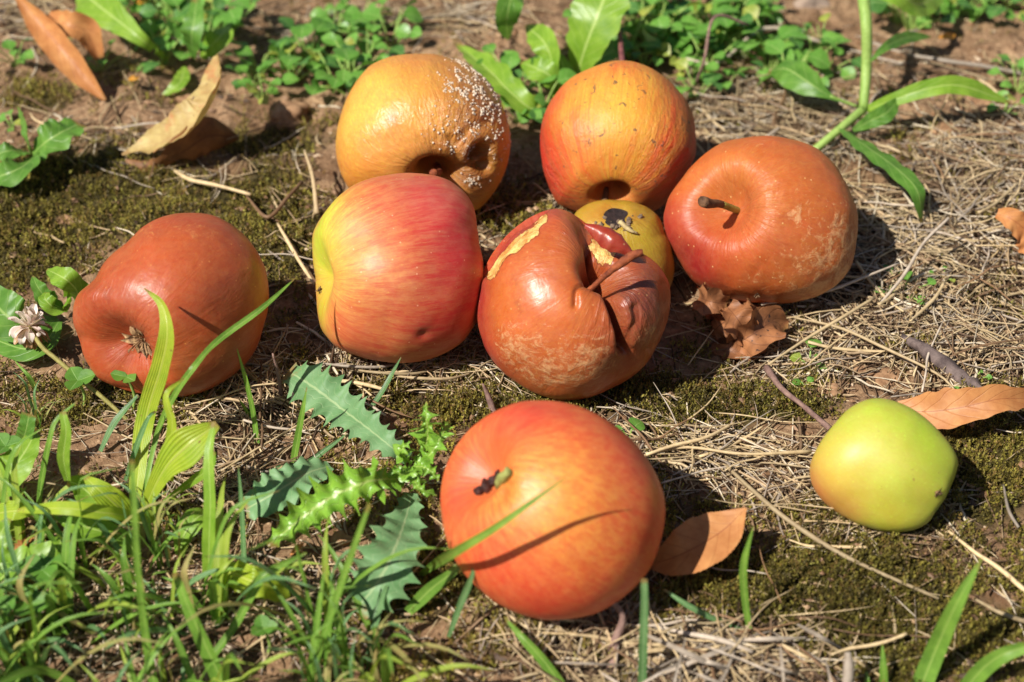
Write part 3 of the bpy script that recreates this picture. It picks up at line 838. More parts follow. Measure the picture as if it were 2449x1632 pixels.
# cleft apple: long stem, crater, flap of skin
q = surf(a5, 1414, 684, -.005)
part(a5, 'stem', tube([q, at_apple(a5, 1450, 658, a5['R'] * .96), at_apple(a5, 1488, 628, a5['R'] * 1.04), at_apple(a5, 1514, 610, a5['R'] * 1.07), at_apple(a5, 1538, 604, a5['R'] * 1.08)], [.0013, .0010, .0011, .0018, .0014], 10, rough=.0003), m_stem_red)
V, F, U = blade([at_apple(a5, 1400, 536, a5['R'] * .55), at_apple(a5, 1440, 548, a5['R'] * .62), at_apple(a5, 1480, 572, a5['R'] * .66), at_apple(a5, 1512, 604, a5['R'] * .62)], [.0012, .0042, .0046, .0014], up=UP * .7 + BK, nU=40, nV=8, curl=-1.0, wav=.1, wavn=4)
n_ = len(V)
flap_col = np.tile(lin((150, 30, 18)), (n_, 1))
part(a5, 'skin_flap', (V, F, U), m_flap, 'curled red flap of torn skin', colors={'pig': flap_col, 'aux': np.tile([0.0, -.3, .12, 0], (n_, 1))}, vecs={'axc': V * 60})

# calyx of the left apple: dried sepals and stamens
def sepals(a, cx, cy, n, ln, seed, mat, name='calyx', spread=1.0):
    rs = np.random.default_rng(seed)
    c0 = surf(a, cx, cy, -.001)
    out = norm(c0 - a['cen'])
    ps = []
    for k in range(n):
        an = k / n * 6.283 + rs.random() * .6
        sx = norm(np.cross(out, [0, 0.3, 1])); sy = np.cross(out, sx)
        d = sx * math.cos(an) + sy * math.sin(an)
        L = ln * (.6 + .7 * rs.random())
        ps.append(blade([c0, c0 + d * L * .5 * spread + out * L * .35, c0 + d * L * spread + out * L * (.15 + .5 * rs.random())], [.0006, .0012 * ln / .008, .0001], up=out, nU=8, nV=2, fold=.4))
    for k in range(n * 2):
        d = norm(rs.normal(size=3)) * .6 + out
        L = ln * (.3 + .4 * rs.random())
        ps.append(tube([c0, c0 + d * L * .6, c0 + d * L + rs.normal(size=3) * .0006], [.0002, .00015, .00022], 5, 5))
    return part(a, name, join(ps), mat)


sepals(a7, 334, 818, 8, .0105, 3, bark_mat('tan_sepals', (96, 66, 48), (196, 158, 112), 500))
sepals(a9, 2248, 1186, 5, .004, 4, m_sepal, spread=.5)
part(a8, 'calyx', join([lump(surf(a8, x_, y_, .0006), r_, k + 3, 12, 9, .5) for k, (x_, y_, r_) in enumerate([(1150, 1164, .0017), (1162, 1156, .0023), (1174, 1148, .0018), (1142, 1168, .0011), (1181, 1134, .0011)])]), bark_mat('purple_brown_calyx', (30, 14, 13), (84, 48, 40), 400, .5), 'dark dried calyx remains')
q = surf(a8, 1182, 1160, .0005); e = surf(a8, 1212, 1126, .0022)
part(a8, 'stem', tube([q, q * .4 + e * .6, e], [.0010, .0019, .0013], 12, rough=.001), bark_mat('pale_green_stub', (116, 122, 62), (170, 172, 98), 260), 'thick pale green stub')
q = a6['stem_pole']
part(a6, 'stem', tube([q, q + a6['ax'] * .012, q + a6['ax'] * .022 + np.array([0, 0, -.004])], [.0014, .0012, .0016], 8), m_stem_dark)
sepals(a6, 756, 690, 5, .004, 8, m_sepal, spread=.5)
sepals(a3, 1812, 716, 3, .003, 9, m_sepal, spread=.4)

# ------------------------------------------------------------------ dry leaves
TOCAM = -norm(ray(IW / 2, IH / 2))
m_tan = leaf_mat('dry_tan_leaf', (200, 180, 116), (168, 136, 84), vein=(176, 146, 100), trans=.18, rough=.55, nv=8, patch=((186, 118, 76), .50), spots=((96, 70, 50), .68))
m_brown = leaf_mat('dry_orange_brown_leaf', (216, 154, 96), (188, 122, 72), vein=(156, 92, 54), trans=.2, rough=.5, nv=7, veinw=.02, spots=((120, 70, 40), .74))
m_crumple = leaf_mat('crumpled_brown_leaf', (176, 118, 76), (116, 74, 48), vein=(98, 60, 40), trans=.12, rough=.55, nv=6, veinw=.02, spots=((56, 42, 40), .68))
m_yellow = leaf_mat('yellow_leaf', (228, 170, 62), (206, 130, 44), trans=.3, nv=0)


def single(name, VFU, mat, label, cat, group=None, base=None):
    V, F, U = VFU
    b = np.array(base) if base is not None else np.array([V[:, 0].mean(), V[:, 1].mean(), V[:, 2].min()])
    o = mesh_np(name, V, F, mat, uv=U, origin=b)
    return tag(o, label, cat, group)


def px_(d, q):
    return d * PX(q)


# long curled leaf in the top left corner, its second half standing behind it
q = P(150, 100)
k = PX(q)
leafA = blade([P(40, -10, .038), P(95, 55, .03), P(150, 120, .022), P(200, 180, .012), P(252, 240, .002)], np.array([6, 26, 32, 27, 4]) * k, up=norm([-.5, -.35, .8]), nU=30, nV=6, curl=.5, wav=.06, rag=.06)
leafB = blade([P(118, 34, .03), P(160, 60, .03), P(205, 75, .026), P(238, 140, .012)], np.array([6, 26, 30, 10]) * k, up=norm([.2, -.7, .6]), nU=24, nV=6, curl=.4, wav=.1, rag=.08)
single('dry_leaf', join([leafA, leafB]), m_brown, 'long orange brown dry leaf folded lengthwise in the top left corner', 'dry leaf')
k = PX(P(430, 290))
up1 = norm(np.array([-.75, -.2, .7]))
leafA = blade([P(517, 133, .040), P(518, 205, .036), P(488, 275, .028), P(420, 326, .017), P(355, 352, .010), P(292, 372, .006)], np.array([7, 46, 64, 56, 38, 5]) * k, up=up1, nU=60, nV=8, curl=.35, wav=.07, wavn=4, teeth=(16, .12))
leafB = blade([P(300, 384, .004), P(370, 398, .004), P(440, 362, .012), P(500, 326, .014), P(570, 330, .006)], np.array([4, 20, 42, 40, 6]) * k, up=norm([.8, -.5, .2]), nU=40, nV=8, curl=-.4, wav=.08)
tl = single('dry_leaf', leafA, m_tan, 'tan curled dry leaf with a toothed edge standing on the moss', 'dry leaf')
o = mesh_np('folded_half', leafB[0], leafB[1], leaf_mat('shade_painted_brown_leaf', (150, 104, 62), (112, 74, 44), vein=(98, 60, 40), trans=.1, rough=.6, nv=6), tl, uv=leafB[2], origin=np.array(tl.location))  # shade on the leaf's lower half is put into this darker brown
o['label'] = 'lower half of the leaf, painted darker brown as if shaded'
k = PX(P(1670, 1300))
single('dry_leaf', blade([P(1784, 1216, .024), P(1730, 1268, .021), P(1670, 1306, .017), P(1610, 1334, .011), P(1556, 1350, .004)], np.array([3, 52, 66, 50, 12]) * k, up=norm(np.array([-.4, -.4, .85])), nU=60, nV=9, curl=.12, fold=.06, wav=.03, teeth=(26, .04)),
       m_brown, 'flat orange brown leaf tucked under the right side of the large front apple', 'dry leaf')
k = PX(P(2330, 1000))
single('dry_leaf', blade([P(2145, 978, .010), P(2215, 985, .012), P(2300, 975, .017), P(2390, 955, .020), P(2480, 955, .016)], np.array([16, 46, 40, 30, 20]) * k, up=norm(np.array([.05, -.6, .75])), nU=60, nV=8, curl=.1, wav=.07, wavn=3, rag=.12),
       m_brown, 'brown veined dry leaf reaching from behind the green apple to the right edge', 'dry leaf')
single('dry_leaf', blade([P(2384, 512, .022), P(2420, 525, .022), P(2460, 560, .016), P(2490, 620, .01)], np.array([12, 34, 46, 30]) * k, up=norm([-.3, -.6, .7]), nU=30, nV=8, curl=.3, wav=.12, rag=.15),
       m_brown, 'reddish brown dry leaf cut off by the right edge above the straw', 'dry leaf')
# crumpled leaf under the orange apple
k = PX(P(1775, 780))
cr = []
for i, (pts, hw, u) in enumerate([
        ([(1672, 712, .014), (1700, 722, .018), (1738, 728, .016)], [14, 34, 16], (-.3, -.7, .6)),
        ([(1700, 800, .004), (1720, 780, .010), (1745, 762, .012)], [10, 36, 20], (-.5, -.6, .7)),
        ([(1740, 735, .016), (1765, 765, .017), (1790, 805, .008)], [20, 38, 22], (.2, -.8, .5)),
        ([(1750, 830, .003), (1800, 800, .012), (1850, 770, .013), (1876, 790, .006)], [16, 44, 40, 10], (.1, -.7, .7)),
        ([(1790, 712, .016), (1800, 735, .019), (1800, 765, .014)], [4, 16, 22], (.4, -.6, .6)),
        ([(1700, 832, .002), (1760, 842, .005), (1830, 826, .005)], [8, 24, 14], (0, -.6, .8)),
        ([(1690, 760, .008), (1750, 745, .006), (1850, 750, .010)], [20, 40, 20], (0, .1, 1))]):
    cr.append(blade([P(*p) for p in pts], np.array(hw) * k, up=norm(u), nU=26, nV=8, curl=(.6, -.5, .4, .5, -.4, .3, .2)[i], wav=.28, wavn=3, rag=.35, seed=i))
single('crumpled_leaf', join(cr), m_crumple, 'crumpled brown leaf lying below the dull orange apple', 'dry leaf')
for i, (x, y, r, lab) in enumerate([(711, 1315, 16, 'small reddish brown leaf scrap on the bare soil by the thistle'), (55, 1310, 30, 'withered orange brown leaf piece among the grass at the left edge'),
                                    (1240, 875, 14, 'small brown leaf scrap in the straw below the split apple')]):
    k = PX(P(x, y))
    single('leaf_scrap', blade([P(x - r, y + r * .8, .003), P(x, y, .006), P(x + r, y - r, .004)], np.array([2, r * .6, 3]) * k, nU=12, nV=4, curl=.4, wav=.2, rag=.2, up=(-.3, -.4, .8)), m_brown, lab, 'leaf scrap')
for i, (x, y, r, lab) in enumerate([(322, 188, 15, 'yellow leaf scrap below the weeds left of the tan leaf'), (338, 4, 18, 'orange yellow leaf scrap at the top among the spoon shaped leaves'), (1650, 46, 28, 'yellow orange leaf among the weeds right of the purple stalk'),
                                    (2265, 88, 20, 'pale yellow leaf scrap on the bare soil at top right'), (1815, 112, 18, 'pale orange leaf scrap in front of the weeds at top right')]):
    k = PX(P(x, y))
    single('yellow_leaf_scrap', blade([P(x - r, y + 3, .006), P(x, y, .008), P(x + r, y - 3, .006)], np.array([2, r * .5, 2]) * k, nU=10, nV=4, curl=.3, wav=.15, up=(-.2, -.5, .8)), m_yellow, lab, 'leaf scrap')

# ------------------------------------------------------------------ green plants
m_lf = leaf_mat('light_green_leaf', (154, 190, 68), (122, 164, 48), vein=(190, 214, 120), trans=.38, rough=.38, nv=9, veinw=.04)
m_gr = leaf_mat('mid_green_leaf', (116, 162, 66), (88, 134, 50), vein=(164, 194, 108), trans=.35, rough=.4, nv=7, veinw=.035)
m_yg = leaf_mat('yellow_green_leaf', (186, 206, 58), (156, 186, 48), vein=(206, 216, 110), trans=.42, rough=.38, nv=0, veinw=.05, stripes=.3, spots=((140, 110, 60), .73))
m_th = leaf_mat('grey_green_thistle_leaf', (128, 166, 116), (104, 146, 94), vein=(166, 188, 136), trans=.2, rough=.52, nv=11, veinw=.035, spec=.35)
m_thb = leaf_mat('bright_thistle_leaf', (150, 194, 70), (122, 172, 56), vein=(186, 208, 116), trans=.32, rough=.36, nv=9, veinw=.05, spec=.6, bumps=.7)
m_cw = leaf_mat('small_round_green_leaf', (128, 178, 78), (98, 152, 58), vein=(160, 196, 110), trans=.35, rough=.36, nv=4, veinw=.03)
m_cwy = leaf_mat('yellowing_round_leaf', (184, 184, 84), (140, 160, 62), trans=.35, nv=4, spots=((150, 110, 60), .66))
m_cwd = leaf_mat('dark_round_leaf', (92, 140, 66), (70, 114, 50), vein=(140, 176, 100), trans=.3, nv=4)
m_cl = leaf_mat('clover_leaf', (112, 158, 58), (80, 128, 44), vein=(150, 186, 110), trans=.32, rough=.4, nv=12, veinw=.03)
m_gs = leaf_mat('grass_blade_green', (134, 178, 68), (98, 142, 50), vein=(166, 194, 100), trans=.35, rough=.36, nv=0, veinw=.06, stripes=.25)
m_gy = leaf_mat('grass_blade_yellowish', (176, 198, 76), (146, 172, 60), vein=(190, 200, 110), trans=.38, rough=.4, nv=0, veinw=.06, stripes=.25, spots=((170, 130, 76), .68))
m_gd = leaf_mat('grass_blade_half_dry', (150, 160, 84), (176, 150, 96), vein=(190, 180, 120), trans=.3, rough=.5, nv=0, veinw=.06, stripes=.3, spots=((130, 96, 60), .66))
m_gb = leaf_mat('grass_blade_bluish', (114, 156, 98), (86, 130, 74), vein=(162, 190, 136), trans=.3, rough=.36, nv=0, veinw=.06, stripes=.25)
m_stem_g = bark_mat('pale_green_stalk', (128, 158, 74), (160, 186, 100), 150, .5)
m_stem_o = bark_mat('olive_stalk', (126, 120, 60), (160, 150, 88), 250, .6)
m_stem_p = bark_mat('purple_stalk', (104, 56, 58), (142, 90, 84), 250, .6)
m_straw1 = fibre_mat('dry_straw', False, (224, 198, 152))
m_straw2 = fibre_mat('grey_straw', False, (206, 190, 170))
m_straw3 = fibre_mat('brown_straw', False, (150, 116, 84))
m_twig = bark_mat('purplish_brown_twig', (108, 82, 76), (156, 126, 112), 260)
m_bark = bark_mat('dark_grey_bark', (74, 62, 60), (124, 108, 102), 200)


def kid(root, name, VFU, mat, label=None, kind=None):
    V, F, U = VFU
    o = mesh_np(name, V, F, mat, root, uv=U, origin=np.array(root.location))
    if label: o['label'] = label
    if kind: o['kind'] = kind
    return o


def PT(p):
    if len(p) < 4: return P(*p)
    q = surf(APPLES[p[2]], p[0], p[1])
    return D(p[0], p[1], -float((q - CAM) @ BK) - p[3])


def plant(name, label, cat, base, leaves, stems=(), group=None):
    """leaves: (pts px/h, half-widths px, material, options)"""
    b = P(*base)
    root = empty(name, b, label, cat, group)
    for i, (pts, hw, mat, op) in enumerate(leaves):
        pw = [PT(p) for p in pts]
        k = PX(pw[len(pw) // 2])
        op = dict(op)
        up = norm(np.asarray(op.pop('up', (0, -.45, .9)), float))
        kid(root, op.pop('name', 'leaf'), blade(pw, np.array(hw, float) * k, up=up, seed=i, **op), mat)
    for pts, r, mat in stems:
        pw = [P(*p) for p in pts]
        k = PX(pw[0])
        kid(root, 'stem', tube(pw, np.array(r, float) * k, 8), mat)
    return root


rag = dict(nU=60, nV=6, wav=.1, fold=.12)
plant('dandelion_plant', 'light green broad leaved rosette growing behind the yellow and red apple', 'plant', (1345, 240), [
    ([(1375, 200, .004), (1398, 120, .024), (1428, 40, .040), (1462, -50, .050)], [12, 50, 72, 62], m_lf, dict(rag, up=(-.35, -.6, .7), rag=.1, teeth=(7, .06), fold=.08, wav=.03)),
    ([(1348, 235, .003), (1325, 190, .016), (1285, 165, .018), (1246, 150, .012)], [8, 26, 34, 4], m_lf, dict(rag, up=(-.1, -.6, .8), teeth=(4, .2))),
    ([(1330, 245, .003), (1320, 150, .020), (1300, 100, .026), (1258, 62, .022)], [8, 24, 34, 4], m_lf, dict(rag, up=(-.6, -.3, .7), rag=.1)),
    ([(1335, 240, .003), (1288, 268, .010), (1225, 225, .016), (1165, 165, .020), (1092, 106, .018)], [8, 24, 42, 34, 4], m_lf, dict(rag, teeth=(7, .3), fold=.3, up=(.2, -.5, .8))),
    ([(1340, 245, .003), (1300, 262, .006), (1262, 250, .006), (1220, 262, .002)], [8, 22, 26, 4], m_lf, dict(rag, teeth=(5, .3))),
    ([(1375, 200, .004), (1400, 170, .012), (1450, 130, .012), (1520, 100, .006)], [8, 22, 34, 6], m_gr, dict(rag, teeth=(5, .25))),
    ([(1345, 235, .003), (1352, 180, .012), (1336, 130, .016)], [6, 22, 8], m_lf, dict(rag)),
])
plant('broad_leaf_plant', 'drooping dark green leaf hanging in from the top above the golden apple', 'plant', (1250, -60), [
    ([(1252, -60, .035), (1225, -10, .04), (1212, 50, .03), (1216, 96, .012)], [18, 30, 28, 3], m_gr, dict(rag, up=(.2, -.8, .4))),
])
plant('spoon_leaf_plant', 'light green plant with long spoon shaped leaves at the top left', 'plant', (430, 150), [
    ([(400, 140, .006), (345, 100, .018), (285, 52, .026), (225, 5, .028), (190, -30, .02)], [5, 16, 40, 44, 10], m_lf, dict(rag, up=(-.3, -.6, .75), teeth=(9, .06), fold=.2)),
    ([(462, 140, .006), (458, 90, .024), (465, 45, .034), (470, -4, .036)], [6, 22, 27, 10], m_gr, dict(rag, up=(-.2, -.8, .5))),
    ([(482, 138, .006), (505, 110, .016), (528, 86, .020), (545, 60, .018)], [6, 24, 28, 4], m_lf, dict(rag, up=(-.1, -.7, .6))),
    ([(440, 160, .006), (432, 195, .008), (408, 216, .004), (388, 228, .002)], [4, 18, 18, 3], m_lf, dict(rag)),
])
plant('lobed_leaf_plant', 'green lobed leaf plant at the left edge above the moss', 'plant', (72, 370), [
    ([(78, 368, .006), (110, 340, .018), (145, 318, .022), (190, 296, .020)], [8, 44, 50, 26], m_gr, dict(rag, up=(-.2, -.6, .8), teeth=(4, .3), fold=.15)),
    ([(80, 372, .005), (60, 395, .012), (20, 415, .012), (-30, 430, .006)], [8, 36, 40, 20], m_gr, dict(rag, up=(-.2, -.6, .8), teeth=(4, .2), fold=.2)),
    ([(74, 366, .004), (62, 330, .016), (55, 290, .02), (42, 255, .018)], [4, 12, 11, 2], m_gr, dict(rag, up=(-.6, -.6, .4))),
    ([(70, 366, .004), (30, 360, .012), (-10, 370, .012)], [8, 26, 20], m_gr, dict(rag)),
], [([(76, 372, .0), (70, 350, .01)], [4, 3], m_stem_g)])
plant('dandelion_plant', 'toothed green leaves growing between the soft brown apple and the clover flower', 'plant', (150, 745), [
    ([(190, 722, .006), (180, 690, .018), (150, 664, .024), (112, 645, .022)], [14, 34, 28, 4], m_lf, dict(rag, teeth=(4, .25), up=(.1, -.6, .75))),
    ([(150, 740, .004), (118, 720, .012), (92, 690, .018), (78, 660, .02)], [10, 26, 22, 3], m_gr, dict(rag, teeth=(3, .3), up=(.3, -.6, .7))),
    ([(155, 745, .004), (128, 735, .012), (108, 715, .016), (112, 700, .016)], [8, 22, 20, 6], m_lf, dict(rag)),
    ([(140, 765, .003), (60, 775, .012), (10, 750, .018), (-30, 700, .02)], [12, 44, 56, 30], m_gr, dict(rag, up=(-.1, -.5, .85))),
    ([(140, 770, .003), (110, 815, .008), (60, 835, .008), (-20, 810, .006)], [10, 28, 34, 20], m_gr, dict(rag)),
    ([(165, 740, .004), (160, 715, .014), (165, 700, .018)], [10, 22, 8], m_lf, dict(rag)),
])
th = dict(nU=110, nV=6, wav=.16, wavn=7, fold=.1, spike=2.4)
plant('thistle_plant', 'spiny toothed thistle rosette growing left of the large front apple', 'thistle', (985, 1110), [
    ([(975, 1100, .006), (930, 1065, .012), (880, 1025, .014), (820, 980, .013), (755, 930, .012), (690, 888, .010)], [20, 38, 50, 62, 68, 34], m_th, dict(th, teeth=(13, .36), name='leaf', up=(.05, -.55, .85))),
    ([(985, 1180, .006), (970, 1240, .014), (945, 1310, .018), (905, 1390, .014), (850, 1460, .008)], [22, 50, 72, 84, 50], m_th, dict(th, teeth=(12, .32), up=(.1, -.5, .85))),
    ([(790, 1115, .006), (740, 1130, .010), (680, 1165, .012), (630, 1195, .010), (588, 1218, .006)], [16, 46, 58, 52, 30], m_th, dict(th, teeth=(9, .14), up=(-.2, -.5, .85))),
    ([(965, 1145, .008), (890, 1150, .022), (810, 1180, .026), (740, 1225, .022), (690, 1265, .016), (640, 1305, .010)], [14, 46, 66, 66, 48, 12], m_thb, dict(th, teeth=(12, .5), wav=.4, wavn=10, up=(0, -.6, .8))),
    ([(1000, 1105, .006), (1022, 1050, .018), (1020, 1000, .028), (1018, 962, .030)], [14, 34, 36, 6], m_thb, dict(th, teeth=(9, .7), wav=.4, up=(-.2, -.8, .5))),
    ([(990, 1110, .008), (1030, 1085, .016), (1058, 1040, .02), (1072, 1008, .016)], [10, 26, 22, 4], m_thb, dict(th, teeth=(7, .7), wav=.4)),
    ([(985, 1110, .008), (960, 1080, .016), (985, 1055, .022)], [10, 24, 5], m_thb, dict(th, teeth=(6, .7), wav=.4)),
    ([(985, 1115, .008), (1020, 1120, .014), (1050, 1150, .012)], [10, 28, 6], m_thb, dict(th, teeth=(6, .6), wav=.4)),
    ([(985, 1118, .008), (965, 1135, .016), (930, 1120, .018)], [10, 26, 6], m_thb, dict(th, teeth=(6, .6), wav=.4)),
    ([(985, 1118, .008), (1000, 1165, .016), (1045, 1185, .012)], [10, 24, 6], m_thb, dict(th, teeth=(6, .6), wav=.4)),
])
yg = dict(nU=40, nV=4, fold=.22, wav=.05)
plant('broad_grass_plant', 'yellow green broad bladed plant rising in front of the soft brown apple', 'plant', (325, 1245), [
    ([(322, 1240, .002), (333, 1120, .010), (352, 990, .024), (385, 880, 'left', .022), (400, 800, 'left', .021), (388, 730, 'left', .017), (345, 690, 'left', .014)], [14, 22, 25, 25, 24, 18, 2], m_yg, dict(yg, up=(-.35, -.9, .3))),
    ([(338, 1240, .002), (365, 1175, .016), (402, 1112, .028), (455, 1062, .038), (520, 1015, .042)], [12, 18, 28, 46, 10], m_yg, dict(yg, up=(-.3, -.8, .5))),
    ([(388, 1248, .004), (320, 1236, .016), (255, 1228, .024), (150, 1216, .028), (42, 1222, .020)], [5, 15, 18, 15, 5], m_yg, dict(yg, up=(-.1, -.5, .85))),
    ([(345, 1245, .002), (420, 1180, .010), (500, 1120, .034), (510, 1080, .040)], [6, 8, 12, 8], m_lf, dict(yg, up=(-.3, -.8, .5))),
    ([(498, 1390, .0), (500, 1300, .016), (503, 1200, .032), (500, 1090, .044), (512, 1010, .05)], [14, 17, 16, 14, 6], m_lf, dict(yg, up=(-.3, -.9, .3))),
    ([(316, 1250, .002), (250, 1210, .010), (195, 1165, .014), (162, 1150, .020)], [8, 32, 34, 12], m_lf, dict(yg, up=(0, -.6, .8))),
    ([(162, 1150, .020), (152, 1095, .030), (158, 1030, .040), (150, 985, .044)], [8, 15, 14, 8], m_lf, dict(yg, up=(0, -.9, .4))),
    ([(318, 1246, .002), (275, 1205, .012), (235, 1170, .018), (204, 1142, .018)], [10, 30, 26, 6], m_yg, dict(yg, up=(.2, -.6, .7))),
    ([(330, 1330, .004), (290, 1285, .010), (210, 1262, .016), (130, 1228, .016)], [10, 22, 30, 8], m_lf, dict(yg)),
    ([(408, 1150, .016), (406, 1080, .030), (412, 1010, .042), (398, 945, .05), (440, 905, .052)], [10, 13, 13, 9, 2], m_yg, dict(yg, up=(-.3, -.9, .3))),
    ([(430, 1330, .004), (440, 1280, .012), (470, 1240, .016), (500, 1228, .012)], [10, 24, 28, 12], m_lf, dict(yg)),
], [([(322, 1250, -.004), (322, 1240, .004)], [16, 14], m_stem_g)])
plant('dandelion_plant', 'pale green lobed leaf with a whitish rib low in the left grass', 'plant', (40, 1390), [
    ([(-20, 1400, .004), (50, 1352, .012), (110, 1342, .014), (190, 1368, .006)], [20, 44, 50, 8], m_lf, dict(rag, teeth=(4, .4), up=(-.1, -.5, .9))),
    ([(120, 1345, .010), (140, 1310, .012), (150, 1270, .010)], [8, 26, 4], m_lf, dict(rag, teeth=(2, .3))),
    ([(0, 1380, .004), (-5, 1300, .016), (20, 1240, .02)], [12, 36, 10], m_lf, dict(rag, teeth=(3, .3))),
])
plant('crinkled_leaf_plant', 'crinkled yellow green leaf lying over the bare soil below the thistle', 'plant', (520, 1385), [
    ([(512, 1390, .006), (548, 1370, .014), (600, 1390, .018), (650, 1404, .014), (692, 1440, .004)], [8, 30, 36, 32, 5], m_yg, dict(rag, wav=.25, up=(0, -.6, .8))),
])
plant('wide_leaf_plant', 'shiny light green leaf cut off by the left edge above the grass', 'plant', (20, 1160), [
    ([(-10, 1180, .004), (25, 1130, .016), (60, 1080, .02), (85, 1035, .02)], [24, 46, 40, 14], m_lf, dict(rag, up=(-.2, -.6, .8))),
    ([(52, 1060, .014), (62, 1030, .024), (70, 990, .030)], [20, 22, 18], m_gr, dict(rag, up=(-.1, -.8, .5))),
    ([(-20, 1230, .012), (40, 1222, .018), (95, 1222, .014)], [18, 26, 6], m_yg, dict(rag)),
])
plant('trailing_weed', 'pale green weed with long narrow leaves sprawling at the top right', 'plant', (2060, 268), [
    ([(2052, 256, .012), (1985, 230, .018), (1930, 195, .022), (1880, 165, .022), (1838, 172, .014)], [3, 7, 36, 36, 4], m_gr, dict(rag, up=(-.1, -.6, .8), fold=-.25)),
    ([(2070, 262, .012), (2140, 238, .02), (2220, 212, .026), (2300, 206, .024), (2415, 246, .012)], [8, 18, 22, 20, 2], m_lf, dict(rag, up=(0, -.7, .7), fold=.2)),
    ([(2040, 312, .010), (2080, 290, .014), (2120, 270, .018), (2155, 232, .020)], [5, 20, 20, 3], m_gr, dict(rag, up=(.3, -.7, .6))),
    ([(2010, 308, .012), (2080, 356, .018), (2150, 408, .022), (2195, 460, .020), (2205, 538, .004)], [6, 28, 32, 26, 4], m_gr, dict(rag, up=(.3, -.55, .75), fold=-.12)),
    ([(2082, 146, .03), (2120, 112, .03), (2170, 90, .028), (2228, 88, .02)], [3, 14, 14, 2], m_gr, dict(rag, up=(0, -.7, .6))),
    ([(2040, -40, .05), (2150, -10, .045), (2200, 10, .035), (2260, -20, .02)], [10, 30, 30, 6], m_lf, dict(rag, up=(0, -.7, .6))),
], [([(2060, -40, .055), (2072, 60, .042), (2072, 160, .026), (2065, 262, .012)], [15, 14, 13, 11], m_stem_g), ([(2065, 262, .012), (2005, 312, .010), (1940, 366, .004)], [11, 10, 9], m_stem_g), ([(2052, 256, .012), (1985, 230, .018)], [4, 3], m_stem_g)])

# clovers
def trefoil(r, seed, h=.02, lean=(0, 0)):
    rs = np.random.default_rng(seed)
    top = np.array([lean[0], lean[1], h])
    out = []
    for k in range(3):
        a = k * 2.094 + rs.random() * .5 + seed
        d = np.array([math.cos(a), math.sin(a), .15 + .2 * rs.random()])
        out.append(blade([top, top + d * r * .5, top + d * r], [r * .08, r * .42, r * .5, r * .34, 0.0], up=(-.1, -.25, 1), nU=16, nV=5, fold=.22, seed=k))
    st = tube([np.zeros(3), top * .5 + np.array([.1 * h, 0, 0]), top], [.0007, .0006, .0005], 6, 8)
    return out, st


CLV = [(200, 965, 36, 'clover with a folded wet leaflet just below the soft brown apple'), (318, 975, 30, 'clover half hidden behind the yellow green broad blade under the apple'),
       (40, 1160, 34, 'round dark green clover by the left edge below the shiny leaf'), (120, 1420, 48, 'large clover beside the whitish ribbed leaf at lower left'), (95, 1520, 44, 'dark clover in the bottom left corner of the grass'),
       (30, 1560, 40, 'clover leaf at the very corner at bottom left'), (640, 1560, 30, 'clover in the grass along the bottom edge'), (1180, 350, 0, '')]
for i, (x, y, r, lab) in enumerate(CLV):
    if not r: continue
    b = P(x, y + 10)
    root = empty('clover', b, lab, 'clover')
    lf, st = trefoil(r * PX(b) * 1.25, i + 2, .014 + .004 * (i % 3))
    for v in lf:
        o = mesh_np('leaflet', v[0], v[1], m_cl, root, uv=v[2])
    mesh_np('stem', st[0], st[1], m_stem_g, root, uv=st[2])

# clover flower past its bloom
b = P(313, 1012)
root = empty('clover_flower', b, 'fading pinkish white clover flower on a bent stalk beside the soft brown apple', 'flower')
hc = P(70, 782, .018)
kid(root, 'stem', tube([b, P(250, 955, .006), P(188, 904, .010), P(130, 855, .014), P(100, 830, .017), hc], np.array([5, 5.5, 6, 6, 6, 5]) * PX(b), 8), m_stem_o)
m_fl1 = leaf_mat('clover_floret_white', (250, 240, 234), (238, 206, 196), vein=(196, 190, 150), trans=.3, nv=0, veinw=.1)
m_fl2 = leaf_mat('clover_floret_withered', (190, 150, 110), (150, 112, 76), vein=(120, 96, 60), trans=.2, nv=0, veinw=.1)
rs = np.random.default_rng(5)
L0 = 47 * PX(hc)
for k in range(46):
    u = (k + .5) / 46
    el = 1.45 - 2.6 * u
    az = k * 2.39996
    d = np.array([math.cos(el) * math.cos(az), math.cos(el) * math.sin(az), math.sin(el)])
    L = L0 * (.85 + .3 * rs.random())
    droop = np.array([0, 0, -.35 if u > .4 else 0]) * L
    sd_ = norm(np.cross(d, [.3, .2, 1]))
    kid(root, 'floret', blade([hc + d * L * .12, hc + d * L * .55, hc + d * L * .85 + droop * .5, hc + d * L * (1.05 - .15 * rs.random()) + droop + rs.normal(size=3) * L * .05], [L * .07, L * .13, L * .22, L * .07], up=norm(np.cross(sd_, d)), nU=8, nV=2, fold=.5, seed=k), m_fl1 if u < .62 else m_fl2)

